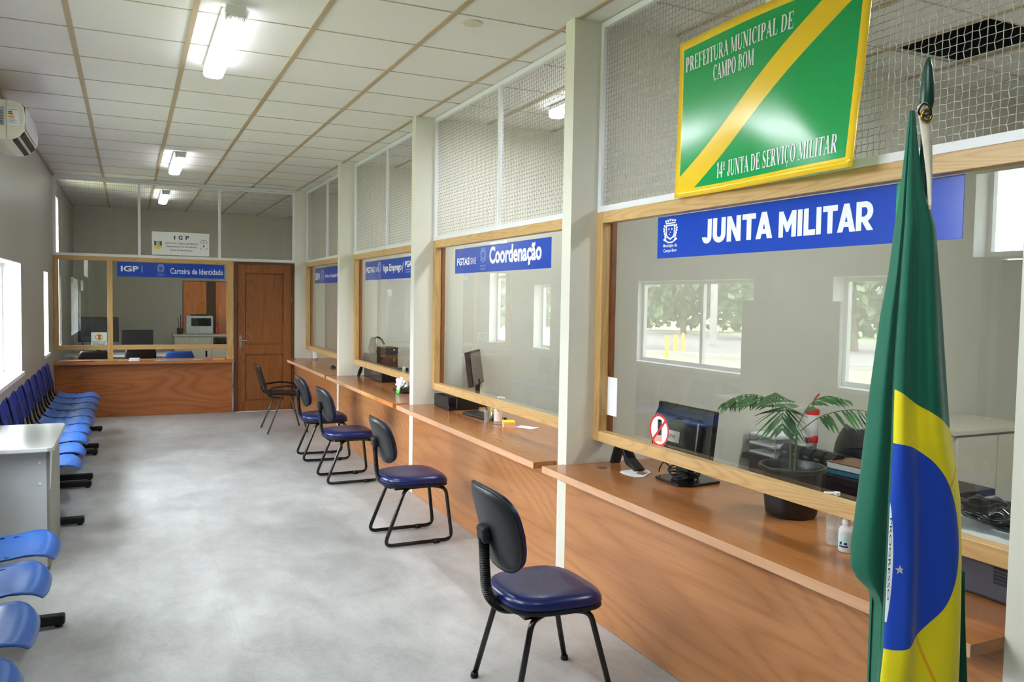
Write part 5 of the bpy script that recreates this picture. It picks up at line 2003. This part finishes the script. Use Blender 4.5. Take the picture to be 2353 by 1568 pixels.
tag(MB().grid(tis, 26, 14).build('tissue', M['paper']), 'crumpled white tissue lying on the black tray, third counter', 'tissue')
tag(MB().box(2.345, 2.50, 7.38, 7.74, CT + .001, CT + .020).build('tray', M['black'], bevel=.004), 'flat black tray under the crumpled tissue on the third counter', 'tray')
t = thing('tent_card', 'white card with green foot on the third counter', 'card', (2.34, 7.50, CT))
MB().obox((2.325, 7.435, CT + .095), (.004, .085, .125), (0, .32, 0)).build('card', M['paper'], t)
MB().obox((2.308, 7.435, CT + .023), (.006, .095, .040), (0, .32, 0)).build('card_foot', M['lime'], t)
t = thing('table_card', 'small teal and white table card behind the third window', 'card', (2.62, 8.2, CT))
MB().box(2.60, 2.63, 8.16, 8.24, CT + .001, CT + .088).build('stand', M['black'], t)
MB().prism([(8.14, CT + .09), (8.26, CT + .09), (8.24, CT + .185), (8.16, CT + .185)], lambda y, z: (2.585 + (z - CT) * .12, y, z), lambda y, z: (2.59 + (z - CT) * .12, y, z)).build('card', plain('pale_teal_card', srgb(206, 232, 226), .5), t)
# ------------------------------------------------------------------ fourth counter
t = thing('paper_cup', 'white cup on the farthest counter beside the wall', 'cup', (2.42, 11.78, CT))
MB().lathe([(.0, .001), (.035, .001), (.042, .14), (.043, .145), (.040, .145), (.034, .01), (.0, .01)], (2.42, 11.78, CT), 24, caps=False).build('cup_body', M['white'], t, smooth=True, angle=50)
MB().lathe([(.0365, .0), (.0375, .02), (.036, .02)], (2.42, 11.78, CT), 24, caps=False).build('cup_foot', M['grey_ink'], t, smooth=True)


def mouse(a, b):
    q, v = 2 * PI * a, PI / 2 * b
    return (2.345 + .05 * math.cos(v) * math.cos(q) * .7, 10.32 + .075 * math.cos(v) * math.sin(q), CT + .001 + .035 * math.sin(v))


tag(MB().grid(mouse, 20, 8).build('computer_mouse', M['black'], smooth=True), 'black computer mouse on the farthest counter', 'mouse')

# ------------------------------------------------------------------ identity office beyond the end wall
t = thing('storage_cabinet', 'low beige cabinet under the printer in the identity office', 'cabinet', (1.2, 15.75, 0))
MB().box(.72, 1.95, 15.45, 16.05, .02, .92).build('body', M['beige_metal'], t)
MB().box(.70, 1.97, 15.42, 16.06, .92, .95).build('cabinet_top', M['beige_metal'], t, bevel=.004)
for x0, x1 in ((.74, 1.33), (1.35, 1.93)):
    dd = MB().box(x0, x1, 15.43, 15.45, .05, .90).build('door', M['beige_metal'], t, bevel=.003)
    MB().box(x1 - .1, x1 - .07, 15.42, 15.43, .55, .66).build('handle', M['black'], dd)
MB().box(1.36, 1.92, 15.425, 15.432, .76, .90).build('vent_panel', M['dark_wood'], t)
t = thing('laser_printer', 'white printer with dark front on the beige cabinet in the identity office', 'printer', (1.14, 15.7, .95))
MB().box(.92, 1.37, 15.50, 15.95, .952, 1.28).build('printer_body', plain('pale_printer', srgb(196, 200, 198), .4), t, bevel=.02, seg=3)
MB().box(1.0, 1.33, 15.49, 15.502, 1.10, 1.24).build('front_panel', M['black_gloss'], t)
MB().box(1.0, 1.30, 15.60, 15.9, 1.281, 1.30).build('top_tray', M['black'], t, bevel=.006)
t = thing('pencil_holder', 'dark pencil holder left of the white printer', 'pencil holder', (.82, 15.6, .95))
MB().lathe([(.0, .002), (.05, .002), (.05, .11), (.045, .11), (.045, .01), (.0, .01)], (.82, 15.6, .95), 18, caps=False).build('holder', M['black'], t, smooth=True, angle=50)
for dx, h_, c in ((-.02, .30, 'grey_ink'), (.01, .34, 'black'), (.03, .24, 'red')):
    MB().tube([(.82 + dx * .5, 15.6, .97), (.82 + dx * 1.6, 15.6, .95 + h_)], .008, 6).build('pencil', M[c], t)
tag(MB().lathe([(.0, 0), (.03, 0), (.03, .12), (.015, .15), (.015, .18), (.0, .18)], (1.45, 15.62, .951), 14, caps=False).build('bottle', M['red'], smooth=True, angle=40), 'small red bottle right of the white printer', 'bottle')
t = thing('wardrobe', 'tall orange wood wardrobe doors in the identity office', 'wardrobe', (1.4, 16.2, 0))
MB().box(.90, 1.98, 16.12, 16.29, 0.02, 1.91).build('body', M['door_dark'], t)
for x0, x1 in ((.91, 1.30), (1.47, 1.97)):
    dd = MB().box(x0, x1, 16.09, 16.12, .05, 1.895).build('door', M['orange_wood'], t)
    MB().box(x1 - .04, x1 - .02, 16.07, 16.09, .9, 1.05).build('handle', M['steel'], dd)
for lab, x0, x1, z0, z1, y in (('wide black monitor behind the left pane of the IGP window', -.69, -.14, .92, 1.295, 13.75), ('smaller black monitor right of the mullion of the IGP window', -.10, .34, .85, 1.105, 13.70)):
    t = thing('monitor', lab, 'monitor', ((x0 + x1) / 2, y, .74), 'monitors in the identity office')
    MB().box(x0, x1, y, y + .05, z0, z1).build('screen_housing', M['black'], t, bevel=.006)
    cx = (x0 + x1) / 2
    MB().box(cx - .03, cx + .03, y + .02, y + .06, .742, z0 + .05).build('stand_neck', M['black'], t)
    MB().box(cx - .12, cx + .12, y - .06, y + .12, .7405, .752).build('stand_base', M['black'], t)
t = thing('work_table', 'grey work table under the monitors in the identity office', 'table', (-.1, 13.75, 0))
MB().box(-.86, .62, 13.42, 14.05, .712, .74).build('table_top', M['desk_top'], t)
for x in (-.80, .56):
    for y in (13.47, 13.98):
        MB().box(x - .02, x + .02, y - .02, y + .02, 0, .712).build('leg', M['desk_grey'], t)
for lab, x, y, mm, top_ in (('black office chair behind the left end of the IGP counter', -.44, 12.86, 'black', .855), ('black office chair in the middle behind the IGP counter', .15, 12.88, 'black', .925), ('blue office chair behind the IGP counter', .66, 12.86, 'blue_fabric', .835)):
    t = thing('office_chair', lab, 'chair', (x, y, 0), 'office chairs behind the IGP counter')
    MB().lathe([(.0, .42), (.21, .42), (.23, .45), (.22, .48), (.0, .49)], (x, y + .02, 0), 24, caps=False).build('seat', M[mm], t, smooth=True, angle=60)
    zt = top_
    MB().grid(lambda a, b: (x + (a - .5) * .40 * (1 - .5 * max(0, b - .6) ** 2 * 3), y - .2 + .02 * (2 * a - 1) ** 2, zt - .34 + .34 * b), 12, 10).build('backrest', M[mm], t, smooth=True, solid=.05)
    yb = y + .02
    mb = MB().lathe([(.025, .05), (.025, .42)], (x, yb, 0), 10)
    for k in range(5):
        q = 2 * PI * k / 5
        mb.tube([(x, yb, .07), (x + .24 * math.cos(q), yb + .24 * math.sin(q), .03)], .016, 6)
        mb.lathe([(.02, 0), (.022, .03), (.01, .04)], (x + .24 * math.cos(q), yb + .24 * math.sin(q), 0), 8)
    mb.tube([(x, yb, .44), (x, yb - .235, .46), (x, yb - .235, zt - .2)], .014, 8)
    mb.build('pedestal', M['black'], t)
t = thing('paper_stack', 'small stack of white slips on the IGP counter', 'paper', (.06, 12.03, CT))
for k in range(4):
    MB().obox((.06 + .01 * (k % 2), 12.02, CT + .006 + k * .010), (.12, .08, .009), (0, 0, .15 - .1 * k)).build('slips', M['paper'], t)
for k, (x, c, w_) in enumerate(((-.72, 'sign_blue', .18), (-.52, 'sign_blue', .2), (-.34, 'cyan', .12))):
    tag(MB().obox((x, 12.045, CT + .003), (w_, .12, .004), (0, 0, .05 * k)).build('leaflet', M[c]), ['blue leaflet at the left end of the IGP counter', 'blue leaflet second from the left on the IGP counter', 'teal leaflet beside the mullion on the IGP counter'][k], 'leaflet', 'leaflets on the IGP counter')
tag(MB().obox((1.14, 12.06, CT + .006), (.14, .10, .010), (0, 0, .1)).build('folder', M['orange']), 'orange folder at the right end of the IGP counter', 'folder')
tag(MB().obox((.62, 12.055, CT + .003), (.62, .11, .004), (0, 0, 0)).build('desk_blotter', plain('glass_sheet', srgb(176, 190, 196), .1)), 'long pale glass sheet on the IGP counter', 'desk pad')
t = thing('broom', 'thin red handled broom leaning behind the left IGP pane', 'broom', (-.62, 15.2, 0))
MB().tube([(-.62, 15.1, .28), (-.80, 15.25, 1.62)], .012, 8).build('handle', plain('red_brown_handle', srgb(150, 70, 44), .4), t, smooth=True)
MB().prism([(-.78, .01), (-.46, .01), (-.55, .30), (-.69, .30)], lambda x, z: (x, 15.06, z), lambda x, z: (x, 15.13, z)).build('bristles', M['black'], t)

# ------------------------------------------------------------------ outside the left windows (seen mirrored in the glass)
GZ = -.3
struct(MB().box(-70, XL - WT, -30, 90, GZ - .2, GZ), 'ground', M['grass'])
struct(MB().prism([(-34, -10), (-24, -10), (-13, 26), (-13, 60), (-26, 60)], lambda x, y: (x, y, GZ), lambda x, y: (x, y, GZ + .015)), 'road', M['asphalt'])
struct(MB().prism([(-24, -10), (-23.7, -10), (-12.8, 26), (-12.8, 60), (-13, 60), (-13, 26)], lambda x, y: (x, y, GZ), lambda x, y: (x, y, GZ + .16)), 'kerb', M['concrete'])
for k, (x, y) in enumerate(((-12.38, 23.72), (-13.41, 24.62), (-14.67, 25.84))):
    tag(MB().lathe([(.07, 0), (.07, .72), (.05, .78), (0, .79)], (x, y, GZ), 14).build('bollard', M['post_yellow'], smooth=True, angle=50), ['yellow bollard outside, leftmost in the mirrored garden view', 'middle yellow bollard outside in the mirrored garden view', 'yellow bollard outside nearest the window mullion in the mirrored view'][k], 'bollard', 'yellow bollards outside')
tag(MB().lathe([(.17, 0), (.13, 8)], (-19.0, 29.4, GZ), 14).build('utility_pole', M['concrete'], smooth=True, angle=50), 'pale concrete utility pole outside, mirrored in the nearest window', 'pole')


def tree(x, y, h, r, label):
    t = thing('tree', label, 'tree', (x, y, GZ), 'trees outside the windows')
    MB().tube(spline([(x, y, GZ), (x + .1, y, GZ + h * .25), (x, y + .15, GZ + h * .55)], 6), [.2 - .006 * k for k in range(13)], 10).build('trunk', M['trunk'], t, smooth=True)
    mb = MB()
    rd = random.Random(int(x * 31 + y * 7))
    for k in range(700):
        q, v = rd.uniform(0, 2 * PI), math.acos(rd.uniform(-1, 1))
        rr = r * rd.uniform(.55, 1.0) * (1 + .18 * math.sin(3 * q) * math.sin(2 * v))
        c_ = Vector((x + rr * math.sin(v) * math.cos(q), y + rr * math.sin(v) * math.sin(q), GZ + h * .52 + rr * .92 * math.cos(v)))
        s_ = r * rd.uniform(.09, .17)
        e1 = Vector((rd.uniform(-1, 1), rd.uniform(-1, 1), rd.uniform(-1, 1))).normalized()
        e2 = e1.cross(Vector((rd.uniform(-1, 1), rd.uniform(-1, 1), rd.uniform(-1, 1)))).normalized()
        mb.add([c_ - e1 * s_, c_ + e2 * s_ * .7, c_ + e1 * s_, c_ - e2 * s_ * .7], [(0, 1, 2, 3)])
    mb.build('crown', M['crown'], t)


for k, (x, y, h, r) in enumerate(((-23.2, 25.3, 4.6, 1.9), (-14.5, 29.5, 4.4, 1.8), (-26, 35, 5.2, 2.2), (-20, 43, 6, 2.4), (-33, 29, 4.6, 2.0), (-32.5, 21, 3.8, 1.7), (-32, 13, 4.2, 1.8), (-14, 40, 5, 2.2), (-26.5, 41.5, 6, 2.4), (-32, 5, 4.2, 1.8))):
    tree(x, y, h, r, ['single tree by the road, mirrored beside the nearest window', 'tree behind the yellow bollards in the mirrored view', 'broad tree behind the utility pole in the mirrored view', 'tall tree far behind the bollards outside', 'large tree across the road outside', 'dark tree across the road, mirrored left of the flag', 'tree across the road, mirrored behind the flag edge', 'bushy tree left of the mirrored bollards', 'tallest tree at the back of the mirrored garden', 'tree across the road opposite the side door'][k])


def hedge(name, label, pts, h, r, n):
    rd = random.Random(len(label))
    mb = MB()
    for k in range(n):
        f_ = rd.random() * (len(pts) - 1)
        i = int(f_)
        f_ -= i
        x = pts[i][0] + (pts[i + 1][0] - pts[i][0]) * f_ + rd.uniform(-r, r)
        y = pts[i][1] + (pts[i + 1][1] - pts[i][1]) * f_ + rd.uniform(-r, r)
        z = GZ + .2 + rd.random() ** .8 * h
        e1 = Vector((rd.uniform(-1, 1), rd.uniform(-1, 1), rd.uniform(-1, 1))).normalized()
        e2 = e1.cross(Vector((rd.uniform(-1, 1), rd.uniform(-1, 1), rd.uniform(-1, 1)))).normalized()
        q = rd.uniform(.25, .5)
        c_ = Vector((x, y, z))
        mb.add([c_ - e1 * q, c_ + e2 * q * .7, c_ + e1 * q, c_ - e2 * q * .7], [(0, 1, 2, 3)])
    tag(mb.build(name, M['crown']), label, 'hedge')


hedge('hedge', 'long dark green hedge across the road outside, mirrored in the glass', ((-37, -5), (-37, 20), (-36, 40), (-24, 52), (-8, 52)), 3.0, 1.0, 4600)
